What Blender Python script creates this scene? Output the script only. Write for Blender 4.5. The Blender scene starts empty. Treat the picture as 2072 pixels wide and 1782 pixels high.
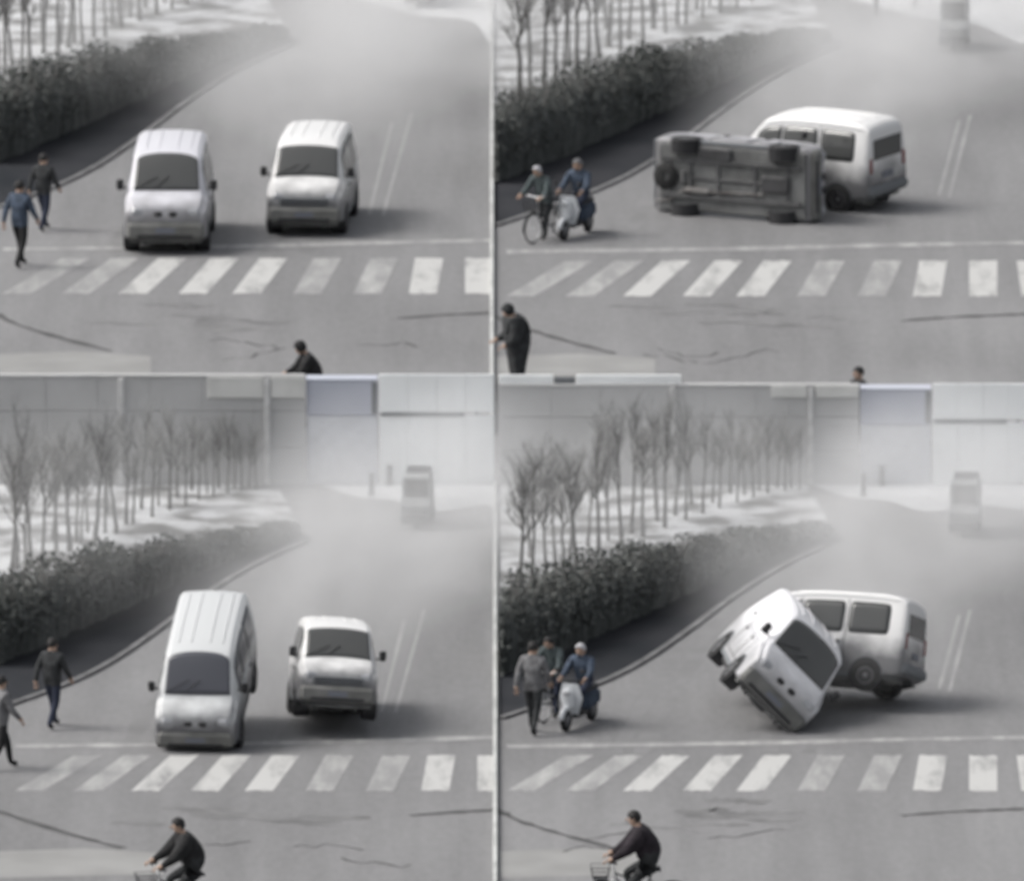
import bpy, bmesh, math, random
import numpy as np
from mathutils import Vector, Matrix, Euler

# ---------------------------------------------------------------- camera, world, sun, exposure
SC = bpy.context.scene
COL = SC.collection
R = math.radians
H_CAM, Y_CAM = 60.32, -293.9          # long lens on a high mast, far from the plots
A0 = R(10.5)                          # downward pitch
F = 34836.0                           # focal length in pixels of a 2072 px wide picture
CU, CV = 1036.0, 891.0
cam_d = bpy.data.cameras.new('camera')
cam_d.sensor_width = 36.0
cam_d.lens = 36.0 * F / 2072.0
cam_d.clip_start = 1.0
cam_d.clip_end = 9000.0
cam = bpy.data.objects.new('camera', cam_d)
COL.objects.link(cam)
cam.location = (0, Y_CAM, H_CAM)
cam.rotation_euler = (math.pi / 2 - A0, 0, 0)
cam_d.dof.use_dof = True              # soft, slightly out of focus surveillance lens
cam_d.dof.focus_distance = 150.0
cam_d.dof.aperture_fstop = 7.8
SC.camera = cam

SUN_EL, SUN_AZ = R(50), R(-84)       # azimuth from +Y towards +X: hazy light from the left
world = bpy.data.worlds.new('World')
SC.world = world
world.use_nodes = True
wn = world.node_tree
for n in list(wn.nodes):
    wn.nodes.remove(n)
sky = wn.nodes.new('ShaderNodeTexSky')
sky.sky_type = 'NISHITA'
sky.sun_disc = False
sky.sun_elevation = SUN_EL
sky.sun_rotation = SUN_AZ
sky.air_density = 1.0
sky.dust_density = 6.0
sky.ozone_density = 1.0
hsv = wn.nodes.new('ShaderNodeHueSaturation')
hsv.inputs['Saturation'].default_value = 0.25
bg = wn.nodes.new('ShaderNodeBackground')
bg.inputs['Strength'].default_value = 0.125
wo = wn.nodes.new('ShaderNodeOutputWorld')
wn.links.new(sky.outputs[0], hsv.inputs['Color'])
wn.links.new(hsv.outputs[0], bg.inputs[0])
wn.links.new(bg.outputs[0], wo.inputs[0])
sun_d = bpy.data.lights.new('sun', 'SUN')
sun_d.energy = 1.3
sun_d.angle = R(24)
sun_d.color = (1.0, 0.97, 0.93)
sun = bpy.data.objects.new('sun', sun_d)
COL.objects.link(sun)
sdir = Vector((math.sin(SUN_AZ) * math.cos(SUN_EL), math.cos(SUN_AZ) * math.cos(SUN_EL), math.sin(SUN_EL)))
sun.rotation_euler = sdir.to_track_quat('Z', 'Y').to_euler()
vs = SC.view_settings
vs.view_transform = 'Standard'
vs.look = 'None'
vs.exposure = 0.34
vs.gamma = 1.0
vs.use_curve_mapping = False
SC.render.engine = 'CYCLES'
SC.cycles.use_denoising = True
SC.cycles.max_bounces = 4
SC.cycles.use_adaptive_sampling = True
SC.cycles.adaptive_threshold = 0.03
SC.cycles.volume_bounces = 1
SC.cycles.volume_max_steps = 16
SC.cycles.volume_step_rate = 4.0

# ---------------------------------------------------------------- pixel -> place
FW = Vector((0, math.cos(A0), -math.sin(A0)))
UP = Vector((0, math.sin(A0), math.cos(A0)))
RT = Vector((1, 0, 0))
CAM = Vector((0, Y_CAM, H_CAM))


def ray(u, v):
    return FW + RT * ((u - CU) / F) - UP * ((v - CV) / F)


def at(u, v, z=0.0):                  # the point of the level plane z that a pixel looks at
    d = ray(u, v)
    return CAM + d * ((z - H_CAM) / d.z)


def on_y(u, v, y):                    # the point of the upright plane y
    d = ray(u, v)
    return CAM + d * ((y - Y_CAM) / d.y)


rng = random.Random(7)
nrng = np.random.default_rng(11)

# ---------------------------------------------------------------- materials
MATS = {}


def mat(name, col, rough=0.6, metal=0.0, var=0.0, scale=6.0, col2=None, bump=0.0, spec=0.5, coat=0.0, detail=4.0, ramp=(0.35, 0.65)):
    if name in MATS:
        return MATS[name]
    m = bpy.data.materials.new(name)
    m.use_nodes = True
    nt = m.node_tree
    b = nt.nodes['Principled BSDF']
    b.inputs['Roughness'].default_value = rough
    b.inputs['Metallic'].default_value = metal
    b.inputs['Specular IOR Level'].default_value = spec
    if coat:
        b.inputs['Coat Weight'].default_value = coat
        b.inputs['Coat Roughness'].default_value = 0.15
    c = (*col, 1)
    if var or col2 is not None:
        tc = nt.nodes.new('ShaderNodeTexCoord')
        no = nt.nodes.new('ShaderNodeTexNoise')
        no.inputs['Scale'].default_value = scale
        no.inputs['Detail'].default_value = detail
        nt.links.new(tc.outputs['Object'], no.inputs['Vector'])
        rp = nt.nodes.new('ShaderNodeValToRGB')
        rp.color_ramp.elements[0].position = ramp[0]
        rp.color_ramp.elements[1].position = ramp[1]
        c2 = col2 if col2 is not None else tuple(min(1, x * (1 + var)) for x in col)
        c1 = col if col2 is not None else tuple(x * (1 - var) for x in col)
        rp.color_ramp.elements[0].color = (*c1, 1)
        rp.color_ramp.elements[1].color = (*c2, 1)
        nt.links.new(no.outputs['Fac'], rp.inputs[0])
        nt.links.new(rp.outputs[0], b.inputs['Base Color'])
        if bump:
            bp = nt.nodes.new('ShaderNodeBump')
            bp.inputs['Strength'].default_value = bump
            bp.inputs['Distance'].default_value = 0.03
            nt.links.new(no.outputs['Fac'], bp.inputs['Height'])
            nt.links.new(bp.outputs[0], b.inputs['Normal'])
    else:
        b.inputs['Base Color'].default_value = c
    MATS[name] = m
    return m


def asphalt(name, base, spread):
    """worn grey asphalt: broad wear, long scuffs along the driving direction, fine grain"""
    m = bpy.data.materials.new(name)
    m.use_nodes = True
    nt = m.node_tree
    b = nt.nodes['Principled BSDF']
    b.inputs['Roughness'].default_value = 0.85
    b.inputs['Specular IOR Level'].default_value = 0.3
    tc = nt.nodes.new('ShaderNodeTexCoord')

    def noise(sc, detail, rough=0.55):
        mp = nt.nodes.new('ShaderNodeMapping')
        mp.inputs['Scale'].default_value = sc
        no = nt.nodes.new('ShaderNodeTexNoise')
        no.inputs['Scale'].default_value = 1.0
        no.inputs['Detail'].default_value = detail
        no.inputs['Roughness'].default_value = rough
        nt.links.new(tc.outputs['Object'], mp.inputs[0])
        nt.links.new(mp.outputs[0], no.inputs['Vector'])
        return no.outputs['Fac']
    a = noise((0.16, 0.07, 1), 3)
    s = noise((1.6, 0.10, 1), 4)
    g = noise((7, 2.2, 1), 7, 0.78)

    def math_(op, x, y):
        n = nt.nodes.new('ShaderNodeMath')
        n.operation = op
        for i, q in enumerate((x, y)):
            if isinstance(q, float):
                n.inputs[i].default_value = q
            else:
                nt.links.new(q, n.inputs[i])
        return n.outputs[0]
    tot = math_('ADD', math_('MULTIPLY', a, 0.40), math_('ADD', math_('MULTIPLY', s, 0.28), math_('MULTIPLY', g, 0.32)))
    rp = nt.nodes.new('ShaderNodeValToRGB')
    rp.color_ramp.elements[0].position = 0.34
    rp.color_ramp.elements[1].position = 0.66
    lo, hi = base * (1 - spread), base * (1 + spread)
    rp.color_ramp.elements[0].color = (lo, lo, lo * 1.015, 1)
    rp.color_ramp.elements[1].color = (hi, hi, hi * 1.015, 1)
    nt.links.new(tot, rp.inputs[0])
    nt.links.new(rp.outputs[0], b.inputs['Base Color'])
    bp = nt.nodes.new('ShaderNodeBump')
    bp.inputs['Strength'].default_value = 0.25
    bp.inputs['Distance'].default_value = 0.01
    nt.links.new(g, bp.inputs['Height'])
    nt.links.new(bp.outputs[0], b.inputs['Normal'])
    MATS[name] = m
    return m


M_ASPH = asphalt('asphalt', 0.185, 0.16)
M_ROAD = asphalt('road_asphalt', 0.20, 0.26)


def worn_paint(name, wear_lo, wear_hi):
    """white road paint rubbed through to the asphalt in blotches"""
    m = bpy.data.materials.new(name)
    m.use_nodes = True
    nt = m.node_tree
    b = nt.nodes['Principled BSDF']
    b.inputs['Roughness'].default_value = 0.7
    tc = nt.nodes.new('ShaderNodeTexCoord')
    mp = nt.nodes.new('ShaderNodeMapping')
    mp.inputs['Scale'].default_value = (2.6, 0.55, 1)
    no = nt.nodes.new('ShaderNodeTexNoise')
    no.inputs['Scale'].default_value = 1.0
    no.inputs['Detail'].default_value = 6.0
    no.inputs['Roughness'].default_value = 0.65
    nt.links.new(tc.outputs['Object'], mp.inputs[0])
    nt.links.new(mp.outputs[0], no.inputs['Vector'])
    rp = nt.nodes.new('ShaderNodeValToRGB')
    rp.color_ramp.elements[0].position = wear_lo
    rp.color_ramp.elements[1].position = wear_hi
    rp.color_ramp.elements[0].color = (0.25, 0.25, 0.25, 1)
    rp.color_ramp.elements[1].color = (0.47, 0.47, 0.46, 1)
    nt.links.new(no.outputs['Fac'], rp.inputs[0])
    nt.links.new(rp.outputs[0], b.inputs['Base Color'])
    MATS[name] = m
    return m


M_PAINT = worn_paint('worn_paint', 0.30, 0.52)
M_PAINT2 = worn_paint('very_worn_paint', 0.42, 0.80)
M_PAINT3 = worn_paint('rubbed_paint', 0.48, 1.0)
M_TAR = mat('tar', (0.07, 0.07, 0.07), 0.8, var=0.3, scale=2)
M_DAMP = mat('damp_asphalt', (0.125, 0.125, 0.125), 0.7, col2=(0.19, 0.19, 0.19), scale=1.2)
M_TRACK = mat('tyre_track_asphalt', (0.165, 0.165, 0.167), 0.8, col2=(0.20, 0.20, 0.203), scale=0.9)
M_KERB2 = mat('dark_kerb_stone', (0.15, 0.15, 0.152), 0.9, var=.25, scale=2)
M_CONC = mat('pale_concrete', (0.24, 0.24, 0.235), 0.9, col2=(0.29, 0.29, 0.285), scale=0.8)
M_KERB = mat('kerb_concrete', (0.46, 0.47, 0.46), 0.9, var=0.15, scale=1.5)
M_DIRT = mat('dark_soil', (0.022, 0.025, 0.029), 0.95, col2=(0.05, 0.05, 0.055), scale=0.35, spec=0.08, bump=0.4, ramp=(0.3, 0.75))
M_SNOW = mat('patchy_snow', (0.13, 0.13, 0.128), 0.8, col2=(0.54, 0.55, 0.56), scale=1.1, bump=0.5, ramp=(0.40, 0.58), detail=8)
M_SNOWHAZE = mat('snow_haze', (0.42, 0.43, 0.44), 0.8, col2=(0.66, 0.67, 0.68), scale=0.35, bump=0.3, ramp=(0.3, 0.6))
M_BARK = mat('bark', (0.085, 0.083, 0.08), 0.9, col2=(0.19, 0.187, 0.182), scale=5)
M_TWIG = mat('twigs', (0.26, 0.258, 0.255), 0.9, col2=(0.36, 0.36, 0.355), scale=4)
M_LEAF = mat('hedge_leaf', (0.09, 0.098, 0.092), 0.85, col2=(0.17, 0.178, 0.17), scale=0.6, spec=0.2)
M_CORE = mat('hedge_core', (0.07, 0.075, 0.072), 0.95, var=0.2)
M_WALL = mat('wall_concrete', (0.46, 0.46, 0.455), 0.9, col2=(0.52, 0.52, 0.52), scale=0.6)
M_POLE = mat('pale_pole_strip', (0.58, 0.58, 0.575), 0.9, var=0.1)
M_WHITE = mat('white_board', (0.88, 0.90, 0.90), 0.7, var=0.06, scale=0.7)
M_CREAM = mat('cream_board', (0.62, 0.62, 0.60), 0.8, var=0.08, scale=1.5)
M_LAV = mat('lavender_render', (0.44, 0.465, 0.53), 0.85, col2=(0.48, 0.495, 0.57), scale=0.7)
M_LAVPALE = mat('lavender_pale', (0.60, 0.615, 0.65), 0.85, var=0.06)
M_GREYTRIM = mat('grey_trim', (0.17, 0.18, 0.19), 0.8)
M_BUMP = mat('dusty_bumper', (0.13, 0.132, 0.125), 0.85, col2=(0.20, 0.20, 0.193), scale=2.5)
M_RUST = mat('rusty_pipe', (0.12, 0.11, 0.105), 0.8, col2=(0.21, 0.205, 0.20), scale=6)
M_TANK = mat('black_tank', (0.05, 0.05, 0.052), 0.6, var=.3, scale=4)
M_SEAM = mat('panel_gap', (0.05, 0.05, 0.052), 0.8)
M_GLASS = mat('tinted_glass', (0.075, 0.077, 0.076), 0.12, spec=0.5)
M_GLASS2 = mat('cool_tinted_glass', (0.075, 0.078, 0.092), 0.3, spec=0.5)
M_BLACK = mat('black_plastic', (0.022, 0.022, 0.024), 0.6)
M_TYRE = mat('tyre_rubber', (0.022, 0.022, 0.022), 0.85, var=0.2)
M_RIM = mat('wheel_rim', (0.22, 0.22, 0.23), 0.45, 0.4)
M_UNDER = mat('underbody', (0.10, 0.102, 0.10), 0.85, col2=(0.20, 0.203, 0.20), scale=2.4)
M_UNDER2 = mat('underbody_parts', (0.095, 0.096, 0.097), 0.8, var=0.25, scale=3)
M_LAMP = mat('lamp_lens', (0.36, 0.37, 0.39), 0.15, spec=0.8)
M_RED = mat('tail_lens', (0.20, 0.05, 0.05), 0.25)
M_PLATE = mat('number_plate', (0.15, 0.16, 0.19), 0.5)
M_CHROME = mat('bright_metal', (0.55, 0.56, 0.57), 0.3, 0.8)
M_SKIN = mat('skin', (0.42, 0.29, 0.22), 0.6)
M_HAIR = mat('hair', (0.012, 0.011, 0.011), 0.7)
M_SHOE = mat('shoe', (0.02, 0.02, 0.02), 0.7)
M_EYE = mat('eye', (0.01, 0.01, 0.01), 0.4)


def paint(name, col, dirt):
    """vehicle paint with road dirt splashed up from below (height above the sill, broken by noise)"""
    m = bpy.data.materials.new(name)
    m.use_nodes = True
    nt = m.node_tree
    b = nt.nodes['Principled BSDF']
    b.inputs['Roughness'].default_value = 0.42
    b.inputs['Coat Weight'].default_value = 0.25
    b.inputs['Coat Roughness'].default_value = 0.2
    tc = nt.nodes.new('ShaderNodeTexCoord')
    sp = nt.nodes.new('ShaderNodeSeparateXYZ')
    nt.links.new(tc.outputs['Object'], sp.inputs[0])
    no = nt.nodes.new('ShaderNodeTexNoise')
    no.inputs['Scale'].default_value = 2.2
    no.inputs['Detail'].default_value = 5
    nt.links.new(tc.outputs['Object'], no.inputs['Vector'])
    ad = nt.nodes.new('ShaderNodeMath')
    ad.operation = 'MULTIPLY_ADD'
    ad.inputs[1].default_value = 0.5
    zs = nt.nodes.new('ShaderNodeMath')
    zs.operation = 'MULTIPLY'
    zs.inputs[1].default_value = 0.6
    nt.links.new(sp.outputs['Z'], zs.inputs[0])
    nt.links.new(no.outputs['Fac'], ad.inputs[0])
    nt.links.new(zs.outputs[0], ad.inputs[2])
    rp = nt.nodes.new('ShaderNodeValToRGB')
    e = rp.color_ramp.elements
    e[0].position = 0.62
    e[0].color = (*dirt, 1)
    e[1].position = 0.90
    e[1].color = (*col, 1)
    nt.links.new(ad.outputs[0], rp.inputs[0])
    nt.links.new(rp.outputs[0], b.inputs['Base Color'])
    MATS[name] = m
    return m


P_SUNLIT = paint('sunlit_silver_paint', (0.80, 0.80, 0.82), (0.40, 0.40, 0.41))  # silver van paint brightened to put sunlight on its upturned flank
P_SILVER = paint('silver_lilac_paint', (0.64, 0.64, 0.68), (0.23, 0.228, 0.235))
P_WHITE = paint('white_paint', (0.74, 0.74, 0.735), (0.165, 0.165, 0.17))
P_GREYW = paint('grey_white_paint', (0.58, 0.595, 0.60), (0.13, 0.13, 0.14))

# ---------------------------------------------------------------- mesh helpers


def link(name, me, material, parent=None, smooth=False):
    o = bpy.data.objects.new(name, me)
    COL.objects.link(o)
    if material is not None and not me.materials:
        me.materials.append(material)
    if parent is not None:
        o.parent = parent
    if smooth:
        me.polygons.foreach_set('use_smooth', [True] * len(me.polygons))
    return o


def tag(o, label=None, cat=None, group=None, kind=None):
    if label:
        o['label'] = label
    if cat:
        o['category'] = cat
    if group:
        o['group'] = group
    if kind:
        o['kind'] = kind
    return o


def empty(name, m=None, parent=None):
    o = bpy.data.objects.new(name, None)
    o.empty_display_size = 0.2
    COL.objects.link(o)
    if m is not None:
        o.matrix_world = m
    if parent is not None:
        o.parent = parent
    return o


class MB:
    """collects simple solids and links them as ONE mesh"""

    def __init__(self):
        self.v, self.f = [], []

    def raw(self, vs, fs):
        k = len(self.v)
        self.v += [tuple(p) for p in vs]
        self.f += [tuple(i + k for i in q) for q in fs]
        return self

    def box(self, c, s, rot=None, ch=0.0):
        """box with chamfered upright and level edges when ch > 0"""
        hx, hy, hz = s[0] / 2, s[1] / 2, s[2] / 2
        if ch <= 0:
            vs = [(x * hx, y * hy, z * hz) for z in (-1, 1) for x, y in ((-1, -1), (1, -1), (1, 1), (-1, 1))]
            fs = [(3, 2, 1, 0), (4, 5, 6, 7), (0, 1, 5, 4), (1, 2, 6, 5), (2, 3, 7, 6), (3, 0, 4, 7)]
        else:
            ch = min(ch, hx * .9, hy * .9, hz * .9)
            ring = lambda ax, ay, z: [(-ax + 0, -ay + ch, z), (-ax + ch, -ay, z), (ax - ch, -ay, z), (ax, -ay + ch, z), (ax, ay - ch, z), (ax - ch, ay, z), (-ax + ch, ay, z), (-ax, ay - ch, z)]
            vs = ring(hx - ch * .7, hy - ch * .7, -hz) + ring(hx, hy, -hz + ch) + ring(hx, hy, hz - ch) + ring(hx - ch * .7, hy - ch * .7, hz)
            fs = [tuple(range(7, -1, -1)), tuple(range(24, 32))]
            for k in range(3):
                for i in range(8):
                    j = (i + 1) % 8
                    fs.append((k * 8 + i, k * 8 + j, k * 8 + 8 + j, k * 8 + 8 + i))
        mt = Matrix.Translation(c) @ (rot.to_4x4() if rot is not None else Matrix())
        return self.raw([mt @ Vector(p) for p in vs], fs)

    def tube(self, pts, rad, n=8, cap=True):
        pts = [Vector(p) for p in pts]
        if not hasattr(rad, '__len__'):
            rad = [rad] * len(pts)
        vs, fs = [], []
        for i, p in enumerate(pts):
            d = (pts[min(i + 1, len(pts) - 1)] - pts[max(i - 1, 0)])
            d = d.normalized() if d.length > 1e-9 else Vector((0, 0, 1))
            a = d.orthogonal().normalized() if i == 0 else (a - d * a.dot(d)).normalized()
            b = d.cross(a)
            for k in range(n):
                t = 2 * math.pi * k / n
                vs.append(p + (a * math.cos(t) + b * math.sin(t)) * rad[i])
        for i in range(len(pts) - 1):
            for k in range(n):
                j = (k + 1) % n
                fs.append((i * n + k, i * n + j, i * n + n + j, i * n + n + k))
        if cap:
            fs.append(tuple(range(n - 1, -1, -1)))
            m = (len(pts) - 1) * n
            fs.append(tuple(range(m, m + n)))
        return self.raw(vs, fs)

    def ring(self, c, axis, r, rt, n=20, m=6):
        axis = Vector(axis).normalized()
        a = axis.orthogonal().normalized()
        b = axis.cross(a)
        c = Vector(c)
        vs, fs = [], []
        for i in range(n):
            t = 2 * math.pi * i / n
            d = a * math.cos(t) + b * math.sin(t)
            for k in range(m):
                q = 2 * math.pi * k / m
                vs.append(c + d * (r + rt * math.cos(q)) + axis * rt * math.sin(q))
        for i in range(n):
            for k in range(m):
                i2, k2 = (i + 1) % n, (k + 1) % m
                fs.append((i * m + k, i2 * m + k, i2 * m + k2, i * m + k2))
        return self.raw(vs, fs)

    def lathe(self, c, axis, prof, n=20):
        """prof: (along the axis, radius)"""
        axis = Vector(axis).normalized()
        a = axis.orthogonal().normalized()
        b = axis.cross(a)
        c = Vector(c)
        vs, fs = [], []
        for (h, r) in prof:
            for i in range(n):
                t = 2 * math.pi * i / n
                vs.append(c + axis * h + (a * math.cos(t) + b * math.sin(t)) * r)
        for k in range(len(prof) - 1):
            for i in range(n):
                j = (i + 1) % n
                fs.append((k * n + i, k * n + j, k * n + n + j, k * n + n + i))
        return self.raw(vs, fs)

    def mesh(self, name):
        me = bpy.data.meshes.new(name)
        me.from_pydata(self.v, [], self.f)
        me.update()
        return me

    def build(self, name, material, parent=None, smooth=False):
        return link(name, self.mesh(name), material, parent, smooth)


def sheet(name, pts, z, material, parent=None):
    """a level sheet through the given ground points"""
    return MB().raw([(p[0], p[1], z) for p in pts], [tuple(range(len(pts)))]).build(name, material, parent)


def strip(name, pts, w, z, material, parent=None, wob=0.0):
    """a level band of width w along a polyline"""
    pts = [Vector((p[0], p[1], 0)) for p in pts]
    vs, fs = [], []
    for i, p in enumerate(pts):
        d = (pts[min(i + 1, len(pts) - 1)] - pts[max(i - 1, 0)]).normalized()
        n = Vector((-d.y, d.x, 0))
        ww = w * (1 + rng.uniform(-wob, wob)) / 2
        vs += [p + n * ww + Vector((0, 0, z)), p - n * ww + Vector((0, 0, z))]
    for i in range(len(pts) - 1):
        fs.append((2 * i, 2 * i + 1, 2 * i + 3, 2 * i + 2))
    return MB().raw(vs, fs).build(name, material, parent)


def smoothline(pts, n):
    """Catmull-Rom through 2D points"""
    P = [pts[0]] + list(pts) + [pts[-1]]
    out = []
    for i in range(1, len(P) - 2):
        for k in range(n):
            t = k / n
            q = []
            for c in range(len(pts[0])):
                p0, p1, p2, p3 = P[i - 1][c], P[i][c], P[i + 1][c], P[i + 2][c]
                q.append(0.5 * (2 * p1 + (p2 - p0) * t + (2 * p0 - 5 * p1 + 4 * p2 - p3) * t * t + (3 * p1 - p0 - 3 * p2 + p3) * t ** 3))
            out.append(tuple(q))
    out.append(tuple(pts[-1]))
    return out


# ---------------------------------------------------------------- the four plots
# every plot is the same crossing at another moment; (ou, ov): picture position of the plot's own pixel frame
PLOT = {
    1: dict(ou=-25, ov=-5, u0=-10, u1=993, tree=-80, where='beside the two level vans'),
    2: dict(ou=995, ov=0, u0=998, u1=2090, tree=0, where='beside the overturned van'),
    4: dict(ou=0, ov=1000, u0=-10, u1=1000, tree=-80, where='beside the raised-tail van'),
    3: dict(ou=995, ov=1000, u0=1008, u1=2090, tree=0, where='beside the two tilted vans'),
}


def g(k, u, v, z=0.0):
    p = PLOT[k]
    return at(p['ou'] + u, p['ov'] + v, z)


ground = MB()
N = 24
xs = np.linspace(-3000, 3000, N + 1)
ys = np.linspace(-700, 6000, N + 1)
gv = [(x, y, 0) for y in ys for x in xs]
gf = [(j * (N + 1) + i, j * (N + 1) + i + 1, (j + 1) * (N + 1) + i + 1, (j + 1) * (N + 1) + i) for j in range(N) for i in range(N)]
ground.raw(gv, gf)
tag(ground.build('ground', M_ASPH), kind='structure')

STRIPES = [(30, 150), (149, 250), (265, 345), (386, 451), (495, 550), (618, 659), (740, 774), (852, 865), (966, 966), (1072, 1062)]
for k, p in PLOT.items():
    # the road sheet of this plot, between the hedge side and the plot's edge
    vb = 785 if k in (1, 2) else 830
    vt = -8 if k in (1, 2) else -18
    U0, U1 = p['u0'] - p['ou'], p['u1'] - p['ou']
    road = sheet('road', [g(k, U0, vb), g(k, U1, vb), g(k, U1, vt), g(k, U0, vt)], 0.004, M_ROAD)
    tag(road, kind='structure')
    for i, (ub, ut) in enumerate(STRIPES):
        w = 57
        if ub < U0 - 20 or ub + w > U1 + 45:
            continue
        worn = M_PAINT2 if i in (0, 1, 5, 6) else M_PAINT
        if k in (1, 4) and i == 5 or k in (1,) and i == 4:
            worn = M_PAINT2 if i == 5 else M_PAINT
        lo, hi = max(U0 + 1, ub), min(U1 - 1, ub + w)
        lo2, hi2 = max(U0 + 1, ut), min(U1 - 1, ut + w)
        q = [g(k, lo, 600), g(k, hi, 600), g(k, hi2, 528), g(k, lo2, 528)]
        # slightly ragged ends, as brushed and driven-over paint has
        n = 6
        vs = []
        for e in range(n + 1):
            t = e / n
            a = q[0].lerp(q[1], t)
            b = q[3].lerp(q[2], t)
            d = (b - a).normalized()
            vs += [a + d * rng.uniform(-.05, .07), b - d * rng.uniform(-.05, .07)]
        fs = [(2 * e, 2 * e + 2, 2 * e + 3, 2 * e + 1) for e in range(n)]
        MB().raw([(x.x, x.y, 0.008) for x in vs], fs).build('crosswalk_stripe', worn, road)
    sl = [(max(30, U0 + 2), 510), (300, 507), (560, 503), (800, 497), (min(1080, U1 - 1), 492)]
    strip('stop_line', [g(k, *q) for q in smoothline(sl, 8)], 0.34 if k > 2 else 0.42, 0.008, M_PAINT2, road, 0.25)
    # lane lines of the far carriageway, running up the picture
    if k in (1, 4):
        for (a, b) in (((772, 440), (818, 255)), ((800, 442), (858, 235))):
            strip('lane_line', [g(k, *q) for q in smoothline([a, b], 6)], 0.07, 0.008, M_PAINT3, road, 0.2)
    else:
        for (a, b) in (((905, 395), (946, 245)), ((926, 400), (968, 235))):
            strip('lane_line', [g(k, *q) for q in smoothline([a, b], 6)], 0.07, 0.008, M_PAINT3, road, 0.2)
    # tar-filled joints
    for j, (ln, w) in enumerate(([((-20, 640), (60, 662), (150, 690), (250, 716)), 0.16], [((830, 650), (920, 643), (1010, 639), (1085, 636)), 0.20],
                                 [((420, 655), (500, 652), (560, 660), (610, 656)), 0.26])):
        ln = [(min(max(u, U0 + 2), U1 - 2), v) for (u, v) in ln]
        strip('tar_joint', [g(k, *q) for q in smoothline(ln, 6)], w, 0.008, M_TAR if j < 2 else M_DAMP, road, 0.5)
    # damp smear below the stripes, pale concrete apron at the corner
    for q in range(7):
        u_, v_ = rng.uniform(200, 640), rng.uniform(614, 672)
        ln_ = [(u_, v_), (u_ + 40, v_ + rng.uniform(-4, 5)), (u_ + 80, v_ + rng.uniform(-5, 8)), (u_ + rng.uniform(95, 150), v_ + rng.uniform(-3, 9))]
        strip('scuff_mark', [g(k, *w_) for w_ in smoothline(ln_, 6)], rng.uniform(.10, .34), 0.0055 + q * .0003, M_DAMP, road, 0.7)
    for q in range(4):                     # tyre tracks fanning up the lanes
        u_ = (250, 300, 560, 640)[q]
        ln_ = [(u_, 524), (u_ + 60, 420), (u_ + 130, 300), (u_ + 190, 190)]
        strip('tyre_track', [g(k, *w_) for w_ in smoothline(ln_, 8)], .26, 0.0052 + q * .0002, M_TRACK, road, 0.5)
    for q in range(3):                     # hairline cracks
        u_, v_ = rng.uniform(120, 820), rng.uniform(690, 740)
        ln_ = [(u_, v_)]
        for w_ in range(6):
            ln_.append((ln_[-1][0] + rng.uniform(10, 34), ln_[-1][1] + rng.uniform(-9, 9)))
        strip('crack', [g(k, min(a_, U1 - 3), b_) for a_, b_ in ln_], .06, 0.0078, M_TAR, road, 0.6)
    ap = [(U0 + 2, 722), (180, 716), (330, 726), (330, 768), (U0 + 2, 776)]
    sheet('concrete_patch', [g(k, *q) for q in ap], 0.0065, M_CONC, road)

# low kerbs between the plots, along the line of sight
for nm, u, v0, v1 in (('plot_kerb', 1002, 1795, 985), ('plot_kerb', 995.5, 880, -10)):
    a, b = at(u, v0), at(u, v1)
    w = 0.075
    kb = MB()
    segs = 24
    for i in range(segs):
        p0, p1 = a.lerp(b, i / segs), a.lerp(b, (i + 0.985) / segs)
        d = (p1 - p0)
        kb = MB().box((p0 + p1) / 2 + Vector((0, 0, 0.05)), (w, d.length, 0.12), Matrix.Rotation(-math.atan2(d.x, d.y), 3, 'Z'), 0.012)
        if i == 0:
            root = empty('kerb')
            tag(root, kind='structure')
        kb.build('kerb_stone', M_KERB, root)

# ---------------------------------------------------------------- verge, snow, hedge, trees
HEDGE = [(-25, 382, 150), (40, 362, 140), (100, 338, 150), (160, 314, 132), (220, 286, 136), (280, 260, 112), (330, 236, 114), (385, 210, 88), (430, 188, 86), (480, 164, 66), (520, 146, 62), (565, 128, 46), (610, 110, 40), (690, 84, 24)]
VERGE = [(-25, 470), (100, 428), (220, 384), (310, 338), (400, 276), (480, 216), (570, 158), (650, 118), (715, 92)]


def clampu(k, u):
    p = PLOT[k]
    return min(max(u, p['u0'] - p['ou'] + 3), p['u1'] - p['ou'] - 3)


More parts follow.
